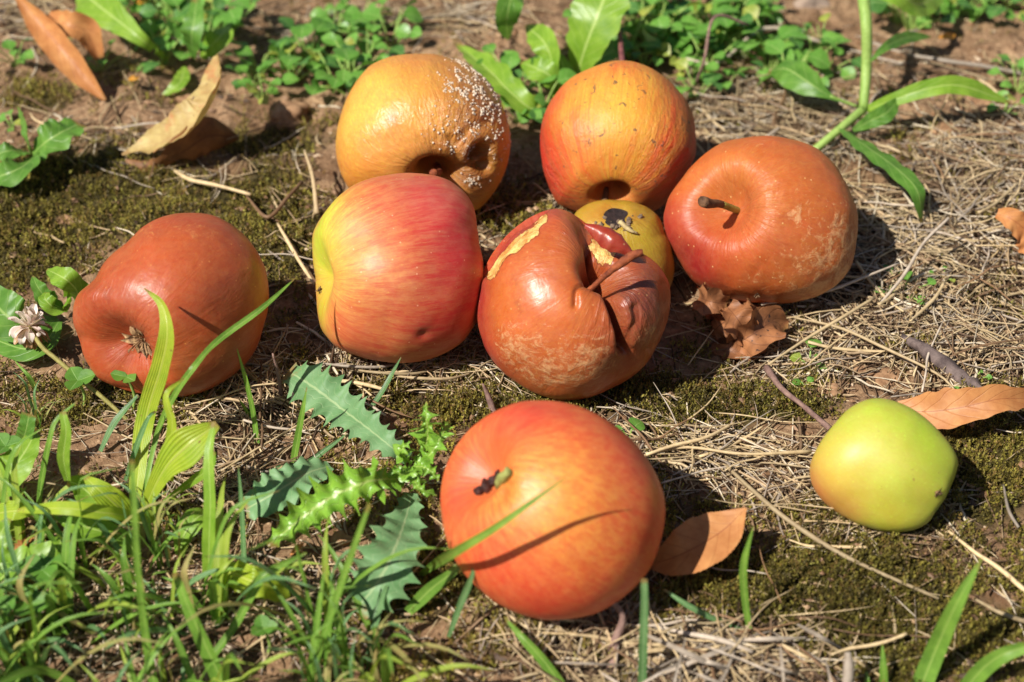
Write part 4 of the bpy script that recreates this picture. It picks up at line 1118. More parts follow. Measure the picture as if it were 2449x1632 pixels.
# chickweed: round-leaved seedlings of the mat behind the apples
def chick(seed, nleaf=9, size=.0066, spread=.012, hmax=.016):
    rs = np.random.default_rng(seed)
    root = bpy.data.objects.new('chickweed', None); COL.objects.link(root)
    lv, st = [], []
    for k in range(nleaf):
        a = k * 2.4 + rs.random()
        r = spread * math.sqrt((k + .4) / nleaf)
        h = hmax * (.35 + .65 * rs.random())
        p = np.array([r * math.cos(a), r * math.sin(a), h])
        d = norm(np.array([math.cos(a + rs.normal() * .5), math.sin(a + rs.normal() * .5), .25 * rs.normal() + .1]))
        L = size * (.75 + .7 * rs.random())
        lv.append(blade([p, p + d * L * .5, p + d * L + np.array([0, 0, -.15 * L])], [L * .06, L * .42, L * .46, L * .3, L * .02], up=(-.1 + .3 * rs.normal(), -.3 + .3 * rs.normal(), 1), nU=10, nV=3, fold=.18, seed=k))
        st.append(tube([np.array([0, 0, -.002]), p * np.array([.5, .5, .6]), p], [.0005, .0004, .0003], 5, 6))
    for v in lv:
        mesh_np('leaf', v[0], v[1], m_cw if rs.random() < .8 else (m_cwy if rs.random() < .6 else m_cwd), root, uv=v[2])
    v = join(st)
    mesh_np('stem', v[0], v[1], m_stem_g, root, uv=v[2])
    return root


def kids_of(roots):
    d = {}
    for r_ in roots:
        d[r_] = [o for o in COL.objects if o.parent == r_]
    return d


protos = [chick(20 + i, 7 + i % 4) for i in range(6)]
KIDS = kids_of(protos)
spots = []
tries = 0
while len(spots) < 112 and tries < 20000:
    tries += 1
    x, y = rng.uniform(-80, 2540), rng.uniform(-160, 330)
    if rng.random() > blobs(np.array([x]), np.array([max(y, -20.0)]), WEED)[0] ** 1.8:
        continue
    q = P(x, y)
    if any(np.hypot(q[0] - a['cen'][0], q[1] - a['cen'][1]) < a['R'] * 1.05 for a in APPLES.values()):
        continue
    if any(np.hypot(q[0] - s[0][0], q[1] - s[0][1]) < .0085 for s in spots):
        continue
    spots.append((q, x, y))
for i, (q, x, y) in enumerate(spots):
    o = protos[i] if i < len(protos) else copy_tree(protos[i % len(protos)], KIDS)
    o.location = q - np.array([0, 0, .001]); o.rotation_euler = (0, 0, rng.uniform(0, 6.28)); f = rng.uniform(.7, 1.6); o.scale = (f, f, f)
    tag(o, 'small round leaved green weed growing in the mat along the top', 'weed', 'round leaved weeds behind the apples')
# lone seedlings in the straw
for i, (x, y, n_, sz, lab) in enumerate([(1935, 866, 4, .0058, 'bright green seedling on bare soil above the green apple'), (1925, 920, 2, .003, 'tiny two leaved seedling below the bright green one'), (2160, 700, 8, .0042, 'cluster of green seedlings in the straw at right'),
                                         (2250, 672, 4, .003, 'small sprout in the straw right of the seedling cluster'), (2400, 265, 6, .0046, 'green weed on the soil near the right edge'), (30, 300, 4, .004, 'tiny weed above the lobed leaf at the left edge'),
                                         (2300, 946, 2, .003, 'tiny sprout beside the dark bark strip'), (1505, 1045, 2, .0085, 'single toothed green leaf behind the large front apple'), (2330, 905, 3, .002, 'tiny green sprout under the bark strip'), (1250, 205, 3, .005, 'round leaved weed between the two back apples')]):
    root = chick(80 + i, n_, sz, .0015 * n_ if n_ > 2 else .002, .006 if n_ < 5 else .008)
    root.name = 'seedling'
    root.location = P(x, y + 8)
    tag(root, lab, 'seedling')

# ------------------------------------------------------------------ grass
def gblade(pts, hw, mat, label, group=None, apple=None, up=(-.3, -.8, .4), name='grass_stalk', cat='grass blade', fold=.3):
    pw = [P(*p) if len(p) == 3 else at_apple(apple, p[0], p[1], p[3]) for p in pts]
    k = PX(pw[len(pw) // 2])
    return single(name, blade(pw, np.array(hw, float) * k, up=norm(up), nU=28, nV=2, fold=fold), mat, label, cat, group, base=pw[0])


A8 = APPLES['front']; R8 = A8['R']
gblade([(1004, 1376, .004), (1040, 1350, .018), (1087, 1321, 0, R8 * .95), (1180, 1265, 0, R8 * 1.34), (1274, 1199, 0, R8 * 1.5), (1364, 1135, 0, R8 * 1.55)], [7, 12, 13, 11, 8, 1], m_gs, 'long green blade crossing the face of the large front apple', apple=A8)
gblade([(975, 1464, .003), (1030, 1410, .01), (1075, 1375, .016), (1098, 1352, .018)], [12, 17, 14, 8], m_gs, 'short wide blade at the left foot of the large front apple')
gblade([(1073, 1524, .002), (1100, 1450, .016), (1125, 1390, .028), (1139, 1336, .036)], [5, 8, 8, 1], m_gb, 'dark thin blade standing before the left edge of the front apple')
gblade([(1350, 1650, .002), (1300, 1580, .008), (1250, 1525, .010), (1206, 1476, .008)], [16, 14, 11, 2], m_gs, 'green blade slanting up from the bottom below the front apple')
gblade([(1536, 1650, .002), (1539, 1540, .022), (1542, 1450, .036), (1541, 1384, .044)], [11, 11, 10, 8], m_gb, 'cut upright blade at the bottom between straw and the front apple')
gblade([(1795, 1515, .002), (1720, 1485, .006), (1650, 1450, .010), (1588, 1410, .012)], [4, 7, 8, 3], m_gb, 'bluish blade lying on the moss right of the front apple')
gblade([(1794, 1518, .002), (1782, 1430, .016), (1779, 1350, .030), (1802, 1258, .044)], [7, 9, 9, 1], m_gs, 'thin upright blade standing on the moss beside the flat brown leaf')
gblade([(2200, 1650, .0), (2240, 1550, .016), (2285, 1450, .034), (2348, 1335, .05)], [26, 24, 18, 2], m_gs, 'broad upright blade near the bottom right corner')
gblade([(2114, 1650, .0), (2113, 1600, .008), (2110, 1538, .016)], [10, 9, 1], m_gs, 'short pointed blade at the bottom left of the broad corner blade')
gblade([(2300, 1660, .0), (2350, 1600, .010), (2400, 1565, .018), (2460, 1545, .02)], [20, 22, 20, 14], m_gs, 'wide blade leaning out of the bottom right corner')
gblade([(2070, 1660, .0), (2074, 1630, .004), (2072, 1605, .006)], [8, 7, 1], m_gs, 'very short blade poking in at the bottom edge')
A7 = APPLES['left']; R7 = A7['R']
gblade([(345, 1180, .006), (376, 1040, .020), (415, 950, .034), (463, 880, .048), (523, 814, 0, R7 * 1.1), (627, 737, 0, R7 * .95), (708, 664, 0, R7 * .75)], [6, 7, 8, 8, 8, 7, 1], m_gs, 'long thin blade arching over the right side of the soft brown apple', apple=A7)
gblade([(616, 1060, .002), (606, 985, .012), (589, 910, .024), (567, 834, .034)], [7, 7, 6, 1], m_gs, 'straight thin blade before the right foot of the soft brown apple')
gblade([(600, 1000, .002), (586, 975, .006), (572, 955, .010)], [5, 5, 1], m_gs, 'short bent blade left of the grey stalk')
gblade([(882, 984, .002), (915, 935, .010), (940, 890, .016), (959, 855, .02)], [6, 6, 5, 1], m_gb, 'dark blade behind the long thistle leaf')
gblade([(700, 1116, .002), (712, 1050, .014), (724, 985, .026), (734, 926, .034)], [8, 9, 7, 1], m_gs, 'upright blade standing before the long thistle leaf')
gblade([(640, 1120, .002), (732, 1106, .004), (780, 1075, .006), (826, 1040, .008)], [4, 5, 6, 2], m_gb, 'low bluish blade behind the shaded thistle leaf')
gblade([(735, 1650, .0), (775, 1520, .024), (828, 1363, .05), (884, 1205, .072)], [8, 9, 9, 5], m_gs, 'tall blade rising from the bottom towards the thistle centre')
gblade([(742, 1650, .0), (758, 1500, .022), (776, 1355, .04)], [9, 9, 2], m_gs, 'first of the upright blades below the bare soil patch')
gblade([(780, 1640, .0), (788, 1490, .022), (800, 1362, .036)], [7, 7, 1], m_gs, 'upright bluish blade beside the tall one below the soil patch')
gblade([(372, 1650, .0), (350, 1520, .020), (331, 1363, .05), (322, 1202, .078), (316, 1100, .092)], [16, 12, 10, 9, 7], m_gs, 'tall straight blade crossing the yellow green plant from the bottom')
gblade([(585, 1380, .002), (582, 1280, .016), (577, 1190, .03), (570, 1115, .04)], [7, 7, 6, 1], m_gb, 'bluish upright blade left of the shaded thistle leaf')
gblade([(500, 1580, .002), (560, 1500, .014), (610, 1410, .026), (640, 1370, .03), (733, 1322, .03)], [9, 10, 10, 10, 3], m_gs, 'blade bent over sideways above the bare soil')
gblade([(545, 1660, .0), (490, 1540, .016), (450, 1450, .030), (420, 1370, .04)], [24, 22, 17, 10], m_gs, 'broad blade in the middle of the lower left grass')
gblade([(220, 1660, .0), (100, 1600, .016), (-20, 1640, .02)], [12, 14, 8], m_gs, 'wide blade bent across the bottom left corner')
gblade([(70, 1430, .002), (40, 1350, .02), (18, 1270, .034), (12, 1205, .04)], [6, 8, 8, 2], m_gb, 'bluish blade curving upward at the left edge')
gblade([(90, 1250, .002), (100, 1150, .016), (120, 1050, .03), (136, 1004, .036), (185, 960, .04)], [5, 8, 8, 6, 2], m_gs, 'thin arching blade left of the yellow green plant')
gblade([(240, 1080, .002), (275, 1010, .01), (330, 945, .018)], [5, 8, 3], m_gb, 'blade behind the yellow green plant under the clover')
gblade([(90, 935, .002), (70, 900, .012), (40, 868, .016), (38, 860, .016)], [8, 9, 4, 1], m_gs, 'small blade below the clover flower')
gblade([(300, 1150, .002), (330, 1060, .02), (355, 1000, .03), (372, 985, .03)], [5, 7, 7, 3], m_gb, 'bluish blade behind the tall yellow green leaf')

# tufts of small blades
def tuft(seed, n, hgt, wd):
    rs = np.random.default_rng(seed)
    root = bpy.data.objects.new('grass_tuft', None); COL.objects.link(root)
    for k in range(n):
        a = rs.random() * 6.283
        L = hgt * (.45 + .7 * rs.random())
        ln = rs.random() ** 1.4 * .8
        d = np.array([math.cos(a) * ln, math.sin(a) * ln, 1.0 - .4 * ln])
        b0 = np.array([rs.normal() * .003, rs.normal() * .003, -.001])
        p1 = b0 + d * L * .5
        p2 = b0 + d * L * .8 + np.array([math.cos(a), math.sin(a), -.35]) * L * .15 * ln
        p3 = p2 + np.array([math.cos(a) * .8, math.sin(a) * .8, -.2 + .5 * (1 - ln)]) * L * .3
        v = blade([b0, p1, p2, p3], [wd * .7, wd, wd * .8, wd * .05], up=norm([-math.cos(a), -math.sin(a), .6]), nU=12, nV=1, fold=.3)
        mesh_np('blade', v[0], v[1], (m_gs, m_gs, m_gb, m_gy, m_gd)[int(rs.random() * 5)], root, uv=v[2])
    return root


tp = [tuft(i, 7 + i % 3, (.026, .036, .046, .032, .04)[i % 5], .0006 + .00035 * (i % 3)) for i in range(8)]
KT = kids_of(tp)
n_t = 0
spots = []
while n_t < 50:
    x, y = rng.uniform(-120, 1130), rng.uniform(1000, 1800)
    if rng.random() > blobs(np.array([x]), np.array([y if y < 1500 else 1500.]), GRASS)[0]:
        continue
    q = P(x, y)
    a = APPLES['front']
    if np.hypot(q[0] - a['cen'][0], q[1] - a['cen'][1]) < a['R'] * 1.0: continue
    sk = blobs(np.array([x]), np.array([y]), [(800, 1330, 110, 60, 1), (640, 1380, 100, 50, .7)])[0]
    if rng.random() < sk or (x > 540 and y < 1470) or (x > 800 and y < 1560): continue
    o = tp[n_t] if n_t < len(tp) else copy_tree(tp[n_t % len(tp)], KT)
    o.location = q; o.rotation_euler = (0, 0, rng.uniform(0, 6.28)); f = rng.uniform(.7, 1.2) * (.7 if y < 1200 else (1 if y < 1480 else 1.2)); o.scale = (f, f, f)
    tag(o, 'small tuft of thin green grass in the lower left lawn', 'grass tuft', 'grass tufts at lower left')
    n_t += 1


# ------------------------------------------------------------------ straw
def straw_cols(n):
    pal = np.array([lin(c) for c in [(222, 198, 156), (200, 172, 134), (238, 222, 194), (150, 122, 94), (98, 76, 58), (190, 174, 156), (210, 184, 138)]])
    k = rng.choice(len(pal), n, p=[.24, .18, .12, .15, .11, .1, .1])
    return pal[k] * rng.uniform(.6, 1.0, n)[:, None]


def straw_mass(name, N, label):
    xs, ys = [], []
    while len(xs) < N:
        x = rng.uniform(-250, 2700, 4000); y = rng.uniform(-260, 1850, 4000)
        w_ = np.maximum(blobs(np.clip(x, 0, 2449), np.clip(y, 0, 1632), STRAW), .05)
        w_ = w_ * (1 - .85 * blobs(x, y, MOSS)) * (1 - .75 * blobs(x, y, [(2330, 220, 150, 60, 1), (850, 1320, 120, 60, .8)]))
        kk = rng.random(4000) < w_
        xs += list(x[kk]); ys += list(y[kk])
    xs, ys = np.array(xs[:N]), np.array(ys[:N])
    d = RT[None] * ((xs - IW / 2) / FPX)[:, None] - UP[None] * ((ys - IH / 2) / FPX)[:, None] - BK[None]
    t = -CAM[2] / d[:, 2]
    c = CAM + d * t[:, None]
    ring = []
    for a in APPLES.values():
        m_ = 130
        an = rng.uniform(0, 6.28, m_); rr_ = a['R'] * rng.uniform(.62, 1.12, m_)
        ring.append(np.stack([a['base'][0] + rr_ * np.cos(an), a['base'][1] + rr_ * np.sin(an), 0 * an], 1))
    ring = np.vstack(ring)
    c[:len(ring)] = ring
    xs, ys = pj(c)
    den = blobs(xs, ys, STRAW)
    ang = rng.uniform(0, math.pi * 2, N)
    L = rng.uniform(.008, .045, N) * rng.uniform(.5, 1, N)
    hw = rng.uniform(.00013, .00045, N) * np.where(rng.random(N) < .16, 1.9, 1)
    bend = rng.normal(0, .12, N) * np.where(rng.random(N) < .15, 2.2, 1)
    lift = rng.uniform(.0005, .005, N) * (.5 + .8 * den)
    tilt = rng.normal(0, .07, N)
    S = 6
    u = np.linspace(-.5, .5, S)
    dx, dy = np.cos(ang), np.sin(ang)
    px = c[:, 0, None] + dx[:, None] * u * L[:, None] - dy[:, None] * (bend * L)[:, None] * (u ** 2 * 2)
    py = c[:, 1, None] + dy[:, None] * u * L[:, None] + dx[:, None] * (bend * L)[:, None] * (u ** 2 * 2)
    pz = ghl(px.ravel(), py.ravel()).reshape(N, S) * .75 + ghl(c[:, 0], c[:, 1])[:, None] * .25 + lift[:, None] + (tilt * L)[:, None] * u
    sx, sy = -dy, dx
    K = 3
    V = np.zeros((N, S, K, 3))
    tap = np.interp(u, [-.5, -.3, .3, .5], [.7, 1, .9, .35])
    for k, (a_, b_) in enumerate([(-1, -.2), (1, -.2), (0, .75)]):
        wv = hw[:, None] * tap[None]
        V[:, :, k, 0] = px + sx[:, None] * a_ * wv
        V[:, :, k, 1] = py + sy[:, None] * a_ * wv
        V[:, :, k, 2] = pz + b_ * wv
    i0 = (np.arange(N) * S * K)[:, None, None]
    s_ = np.arange(S - 1)[None, :, None]; k_ = np.arange(K)[None, None, :]
    F = np.stack([i0 + s_ * K + k_, i0 + s_ * K + (k_ + 1) % K, i0 + (s_ + 1) * K + (k_ + 1) % K, i0 + (s_ + 1) * K + k_], -1).reshape(-1, 4)
    colr = np.repeat(straw_cols(N), S * K, 0)
    o = mesh_np(name, V.reshape(-1, 3), F, fibre_mat('straw_litter'), colors={'tint': colr})
    tag(o, label, 'straw', kind='stuff')


straw_mass('straw_litter', 11500, 'thin litter of broken dry straw strewn over soil and moss')


def straw_proto(i):
    rs = np.random.default_rng(300 + i)
    L = (.03, .042, .05, .036, .055, .028, .044, .04, .03, .048, .034, .038)[i]
    ps = [np.array([u * L, rs.normal() * L * .018 + (rs.random() - .5) * .16 * L * u * u * 2, abs(rs.normal()) * .0012]) for u in np.linspace(-.5, .5, 5)]
    r = (.0003, .0004, .00035, .0005, .0003, .0006, .00035, .00045, .0008, .0003, .0004, .00035)[i]
    V, F, U = tube(ps, [r * .8, r, r, r * .9, r * .4], 6, 16, rough=r * .35, seed=i)
    V[:, 2] = V[:, 2] * .8
    o = mesh_np('straw', V, F, (m_straw1, m_straw2, m_straw1, m_straw3)[i % 4], uv=U)
    return o


sp = [straw_proto(i) for i in range(12)]
n_s = 0
while n_s < 280:
    x, y = rng.uniform(-60, 2500), rng.uniform(-40, 1700)
    if rng.random() > blobs(np.array([x]), np.array([y]), STRAW)[0] ** 1.2: continue
    q = P(x, y)
    if any(np.hypot(q[0] - a['cen'][0], q[1] - a['cen'][1]) < a['R'] * .75 + .008 for a in APPLES.values()): continue
    o = sp[n_s] if n_s < 12 else sp[n_s % 12].copy()
    if n_s >= 12: COL.objects.link(o)
    o.location = q + np.array([0, 0, rng.uniform(.002, .007)])
    o.rotation_euler = (rng.uniform(-.5, .5), rng.normal(0, .08), rng.choice([rng.uniform(0, 6.28), rng.normal(.5, .4), rng.normal(2.7, .5)]))
    f = rng.uniform(.7, 1.2); o.scale = (f, rng.choice([-1, 1]) * f, f)
    tag(o, 'loose dry straw stalk lying among the straw on the ground', 'straw', 'loose dry straws')
    n_s += 1


def stalk(pts, r, mat, label, name='straw', cat='straw', sides=7, rough=.15):
    pw = [P(*p) for p in pts]
    k = PX(pw[0])
    return single(name, tube(pw, np.array(r, float) * k * .78, sides, rough=np.mean(r) * k * rough), mat, label, cat)


stalk([(1735, 1113, .006), (1830, 1200, .007), (1900, 1255, .006), (2030, 1335, .005), (2245, 1432, .004)], [5, 8, 8, 6, 5], m_straw1, 'long pale straw lying diagonally left of the green apple')
stalk([(2269, 522, .026), (2210, 580, .02), (2160, 660, .012), (2098, 735, .003)], [5, 5, 6, 4], m_straw2, 'grey straight stalk sticking up from the straw at right')
stalk([(1820, 728, .010), (1890, 716, .012), (1985, 694, .014), (2070, 662, .014), (2150, 630, .012)], [4, 4, 5, 4, 3], m_straw2, 'long thin stalk running along the lower right of the dull orange apple')
stalk([(1838, 872, .006), (1930, 810, .008), (2010, 762, .009), (2092, 712, .008)], [4, 5, 6, 5], m_straw1, 'stiff pale stalk right of the crumpled leaf')
stalk([(1900, 760, .006), (2010, 785, .008), (2110, 830, .008), (2250, 900, .006), (2300, 960, .004)], [3, 5, 5, 4, 3], m_straw1, 'long bent straw running down to the right towards the bark strip')
stalk([(1833, 880, .008), (1870, 930, .009), (1920, 970, .008), (1985, 1026, .006)], [12, 9, 8, 9], m_twig, 'purplish brown twig pointing at the green apple', 'twig', 'twig')
stalk([(2158, 805, .003), (2230, 850, .004), (2280, 890, .004), (2360, 942, .003)], [12, 22, 24, 14], m_bark, 'dark grey strip of bark half buried in the straw', 'bark_strip', 'bark', 8, .4)
stalk([(1154, 918, .012), (1166, 945, .009), (1182, 990, .003)], [3, 10, 11], m_twig, 'pointed brown chip standing behind the front apple', 'wood_chip', 'wood chip')
stalk([(652, 846, .022), (664, 890, .014), (675, 962, .001)], [3, 7, 7], m_twig, 'brown stub of a stalk between the soft brown apple and the thistle', 'dead_stem', 'dead stem')
stalk([(664, 535, .004), (690, 580, .006), (718, 628, .006), (752, 680, .005)], [4, 6, 6, 5], m_straw1, 'pale straw leaning against the left of the fresh red apple')
stalk([(728, 360, .016), (745, 410, .014), (752, 450, .010), (758, 512, .004)], [4, 6, 7, 8], m_straw1, 'upright pale straw left of the golden rotting apple')
stalk([(418, 408, .004), (455, 430, .006), (520, 444, .006), (600, 466, .005)], [6, 7, 6, 5], m_straw1, 'pale straw on the moss below the tan curled leaf')
stalk([(590, 470, .004), (640, 520, .006), (690, 470, .006), (722, 435, .006)], [4, 6, 7, 5], m_straw3, 'brown bent stalk on the moss left of the golden apple')
stalk([(1488, 150, .030), (1484, 100, .03), (1478, 40, .028), (1480, -20, .02)], [9, 8, 7, 7], m_stem_p, 'purple stalk rising behind the yellow and red apple', 'stalk', 'stalk')
stalk([(1665, 200, .004), (1685, 140, .022), (1710, 40, .036), (1790, 60, .03)], [5, 5, 5, 4], m_twig, 'thin dark bent stalk among the weeds at the top right', 'stalk', 'stalk')
stalk([(1640, 140, .008), (1720, 150, .010), (1830, 68, .012), (1960, 100, .008)], [4, 6, 7, 6], m_straw2, 'grey straw across the weeds at the top right')
stalk([(2165, 130, .004), (2260, 146, .005), (2360, 160, .005), (2460, 180, .004)], [5, 7, 7, 6], m_straw2, 'grey stick lying on the bare soil at the top right', 'twig', 'twig')
stalk([(1545, 1088, .006), (1610, 1066, .008), (1690, 1046, .008), (1760, 1010, .007)], [5, 6, 6, 4], m_straw1, 'pale straw behind the right shoulder of the front apple')
stalk([(1540, 1090, .005), (1640, 1070, .007), (1780, 1086, .008), (1940, 1080, .007)], [4, 5, 5, 7], m_straw1, 'long straw reaching from the front apple to the green apple')
stalk([(2268, 1270, .004), (2330, 1320, .006), (2390, 1360, .006), (2460, 1420, .004)], [4, 6, 8, 8], m_straw1, 'pale straw on the moss below the green apple at the right edge')
stalk([(2330, 1432, .004), (2390, 1465, .006), (2460, 1490, .005)], [4, 7, 8], m_straw1, 'short pale straw above the bottom right corner blade')
stalk([(2400, 1160, .004), (2412, 1220, .006), (2436, 1262, .005)], [3, 5, 5], m_straw2, 'grey hooked straw near the right edge below the brown leaf')
stalk([(1552, 1495, .004), (1640, 1515, .006), (1720, 1530, .008), (1800, 1560, .006)], [6, 8, 9, 7], m_straw2, 'thick pinkish straw at the top of the bottom straw pile')
stalk([(1800, 1522, .004), (1860, 1540, .006), (1935, 1575, .005)], [5, 8, 5], m_straw1, 'yellowish straw right of the bottom straw pile')
stalk([(2025, 1650, .010), (2030, 1600, .016), (2028, 1560, .018)], [16, 18, 10], m_straw2, 'pale dead stub poking up at the bottom edge', 'dead_stem', 'dead stem')
stalk([(1400, 1364, 0.030), (1450, 1425, .022), (1490, 1475, .012), (1470, 1540, .004), (1465, 1610, .002)], [3, 7, 10, 16, 22], m_twig, 'twisted brown dead stem in front of the large front apple', 'dead_stem', 'dead stem')
stalk([(1290, 1476, .004), (1370, 1452, .012), (1460, 1410, .018), (1552, 1352, .014)], [2, 4, 4, 3], m_straw1, 'fine straw along the lower edge of the large front apple')
for i, (x, y) in enumerate([(930, 888), (850, 872), (1010, 900)]):
    stalk([(x - 90, y - 4, .004), (x - 20, y + 4, .007), (x + 60, y + 6, .006), (x + 120, y - 8, .003)], [3, 5, 5, 3], (m_straw1, m_straw2, m_straw1)[i], ('flat straw under the fresh red apple on the thistle side', 'first straw below the foot of the fresh red apple', 'straw between the fresh red apple and the split apple')[i])
# whitish flattened blades of the bottom straw pile
for i in range(16):
    x, y = rng.normal(1730, 130), rng.normal(1585, 40)
    a = rng.uniform(-.6, .6) + (math.pi / 2 if rng.random() < .15 else 0)
    l = rng.uniform(50, 120)
    k = PX(P(x, y))
    p3 = [P(x - l * math.cos(a), y + l * math.sin(a), .004), P(x, y, .010 + .006 * rng.random()), P(x + l * math.cos(a), y - l * math.sin(a), .005)]
    single('dry_grass_stalk', blade(p3, np.array([3, rng.uniform(3, 6.5), 1.5]) * k, up=(rng.normal() * .5, -.3, 1), nU=14, nV=2, fold=.5, wav=.1, seed=i), m_straw2, 'whitish flat dead grass blade in the straw pile at the bottom', 'dry grass', 'dead blades of the bottom straw pile')

# clods and stones
m_clod = bark_mat('soil_clod', (122, 90, 64), (184, 146, 110), 160, .95)
m_stone = bark_mat('grey_stone', (120, 104, 92), (168, 146, 128), 120, .8)
for i, (x, y, r, m, lab) in enumerate([(154, 528, 22, m_clod, 'small brown clod in the moss above the soft brown apple'), (1940, 18, 46, m_stone, 'grey stone at the top edge right of the weeds'), (2120, 905, 40, m_clod, 'crumbly earth clod above the green apple'), (2060, 890, 30, m_clod, 'earth clod beside the bright green seedling'),
                                       (2195, 215, 34, m_clod, 'soil lump behind the trailing weed'), (2330, 240, 44, m_clod, 'large soil lump on the bare earth at top right'), (2255, 320, 40, m_clod, 'dark soil lump under the narrow weed leaf'), (690, 275, 52, m_clod, 'mound of earth left of the golden rotting apple'),
                                       (820, 1290, 26, m_clod, 'soil lump below the bright thistle leaf'), (760, 1330, 20, m_clod, 'small soil lump on the bare patch'), (880, 1320, 18, m_clod, 'soil lump left of the lower thistle leaf'), (1985, 935, 26, m_clod, 'flat clod just above the twig end'),
                                       (440, 235, 34, m_clod, 'earth lump beside the tan curled leaf'), (1245, 150, 26, m_clod, 'soil lump between the two back apples')]):
    b = P(x, y)
    k = PX(b)
    t = lump([0, 0, 0], [r * k, r * k * .8, r * k * .5], i + 5, 40, 26, .35)
    V = t[0]; V = V * (1 + .16 * fbm(V * 260, 4, i))[:, None] + b
    o = single('clod' if m is m_clod else 'stone', (V, t[1], t[2]), m, lab, 'clod' if m is m_clod else 'stone')

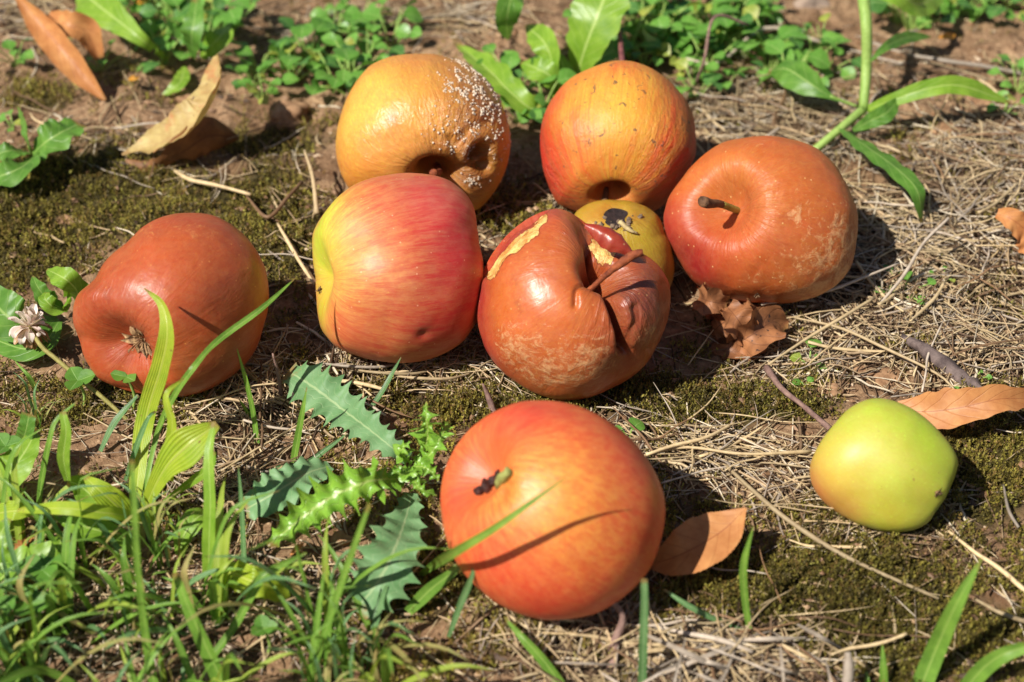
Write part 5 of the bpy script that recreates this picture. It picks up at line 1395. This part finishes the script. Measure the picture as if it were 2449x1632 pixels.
# ------------------------------------------------------------------ moss
def moss(N):
    xs, ys = [], []
    n = 0
    while n < N:
        x = rng.uniform(-250, 2700, 20000); y = rng.uniform(-100, 1850, 20000)
        d = RT[None] * ((x - IW / 2) / FPX)[:, None] - UP[None] * ((y - IH / 2) / FPX)[:, None] - BK[None]
        c = CAM + d * (-CAM[2] / d[:, 2])[:, None]
        w_ = blobs(np.clip(x, 0, 2449), np.clip(y, 0, 1632), MOSS)
        patch = fbm(np.stack([c[:, 0] * 60, c[:, 1] * 60, 0 * x], 1), 3, 31)
        kk = rng.random(20000) < np.clip((w_ + patch * .7 - .08) * 1.4, 0, 1) * (y / 1632 * .6 + .55)
        xs.append(c[kk]); n += kk.sum()
    c = np.vstack(xs)[:N]
    z = ghl(c[:, 0], c[:, 1])
    cush = np.clip(fbm(np.stack([c[:, 0] * 110, c[:, 1] * 110, 0 * z], 1), 3, 41), -.6, 1)
    z = z + .0026 * cush - .0004
    K = 9
    hgt = rng.uniform(.0018, .0052, N) * (1 + .5 * cush)
    base = np.stack([c[:, 0], c[:, 1], z], 1)
    lean = rng.normal(0, .35, (N, 2))
    V = np.zeros((N, K, 4, 3)); 
    for k in range(K):
        f = (k + .6) / K
        a = k * 2.4 + rng.uniform(0, 6.28, N)
        p = base + np.stack([lean[:, 0] * hgt * f, lean[:, 1] * hgt * f, hgt * f], 1)
        L = rng.uniform(.0008, .0017, N) * (1.15 - .4 * f)
        el = .3 + .9 * f + rng.normal(0, .25, N)
        d = np.stack([np.cos(a) * np.cos(el), np.sin(a) * np.cos(el), np.sin(el)], 1)
        s = np.stack([-np.sin(a), np.cos(a), 0 * a], 1)
        wd = (L * .3)[:, None]
        V[:, k, 0] = p; V[:, k, 1] = p + d * (L * .45)[:, None] + s * wd; V[:, k, 2] = p + d * L[:, None]; V[:, k, 3] = p + d * (L * .45)[:, None] - s * wd
    F = np.arange(N * K * 4).reshape(-1, 4)
    pal = np.array([lin(q) for q in [(124, 112, 48), (156, 144, 62), (88, 78, 36), (144, 118, 62), (170, 164, 76), (98, 86, 48)]])
    ci = rng.choice(6, N, p=[.28, .2, .2, .14, .06, .12])
    reg = fbm(np.stack([c[:, 0] * 25, c[:, 1] * 25, 0 * z], 1), 2, 51)
    colr = pal[ci] * (rng.uniform(.75, 1.2, N) * (1 + .35 * reg))[:, None]
    X, Y = pj(base)
    olive = blobs(X, Y, [(1980, 1420, 430, 200, 1), (1700, 960, 300, 90, .8), (2360, 1090, 130, 190, .5)])
    colr = colr * (1 - .28 * olive)[:, None]
    colr = np.repeat(colr, K * 4, 0)
    g = NT('olive_moss')
    cc = g.attr('tint').outputs['Color']
    b_ = g.n('ShaderNodeBsdfPrincipled', {'Base Color': cc, 'Roughness': .6, 'Specular IOR Level': .3})
    tr = g.n('ShaderNodeBsdfTranslucent', {'Color': cc})
    o = mesh_np('moss', V.reshape(-1, 3), F, g.done(g.n('ShaderNodeMixShader', {0: .25, 1: b_, 2: tr})), colors={'tint': colr}, smooth=False)
    tag(o, 'olive brown moss carpeting the ground around the apples', 'moss', kind='stuff')


moss(48000)


def crumbs(N):
    x = rng.uniform(-250, 2700, N); y = rng.uniform(-150, 1850, N)
    d = RT[None] * ((x - IW / 2) / FPX)[:, None] - UP[None] * ((y - IH / 2) / FPX)[:, None] - BK[None]
    c = CAM + d * (-CAM[2] / d[:, 2])[:, None]
    keep = rng.random(N) < .35 + .65 * blobs(x, y, SOIL)
    c = c[keep]; n = len(c)
    c[:, 2] = ghl(c[:, 0], c[:, 1]) + .0004 + .0022 * rng.random(n) * blobs(x[keep], y[keep], MOSS)
    base = np.array([[1, 0, 0], [0, 1, 0], [-1, 0, 0], [0, -1, 0], [0, 0, 1], [0, 0, -1.0], [.7, .7, .5], [-.7, -.6, .6]])[:6]
    r_ = .0004 + .0016 * rng.random(n) ** 3
    V = base[None] * r_[:, None, None] * rng.uniform(.5, 1.3, (n, 6, 1)) * np.array([1, 1, .7])
    a = rng.uniform(0, 6.28, n); ca, sa = np.cos(a)[:, None], np.sin(a)[:, None]
    st = rng.uniform(.6, 2.2, n)[:, None]
    V = np.stack([V[:, :, 0] * st * ca - V[:, :, 1] * sa, V[:, :, 0] * st * sa + V[:, :, 1] * ca, V[:, :, 2]], -1) + c[:, None]
    f = np.array([[0, 1, 4], [1, 2, 4], [2, 3, 4], [3, 0, 4], [1, 0, 5], [2, 1, 5], [3, 2, 5], [0, 3, 5]])
    F = (np.arange(n)[:, None, None] * 6 + f[None]).reshape(-1, 3)
    pal = np.array([lin(q) for q in [(150, 116, 86), (116, 88, 64), (182, 150, 116), (84, 64, 48), (134, 100, 70), (200, 176, 146)]])
    col = np.repeat(pal[rng.choice(6, n, p=[.28, .22, .16, .16, .12, .06])], 6, 0)
    o = mesh_np('soil_crumbs', V.reshape(-1, 3), F, fibre_mat('soil_crumbs'), colors={'tint': col}, smooth=False)
    tag(o, 'soil crumbs and broken plant bits sprinkled over the ground', 'crumbs', kind='stuff')


crumbs(26000)
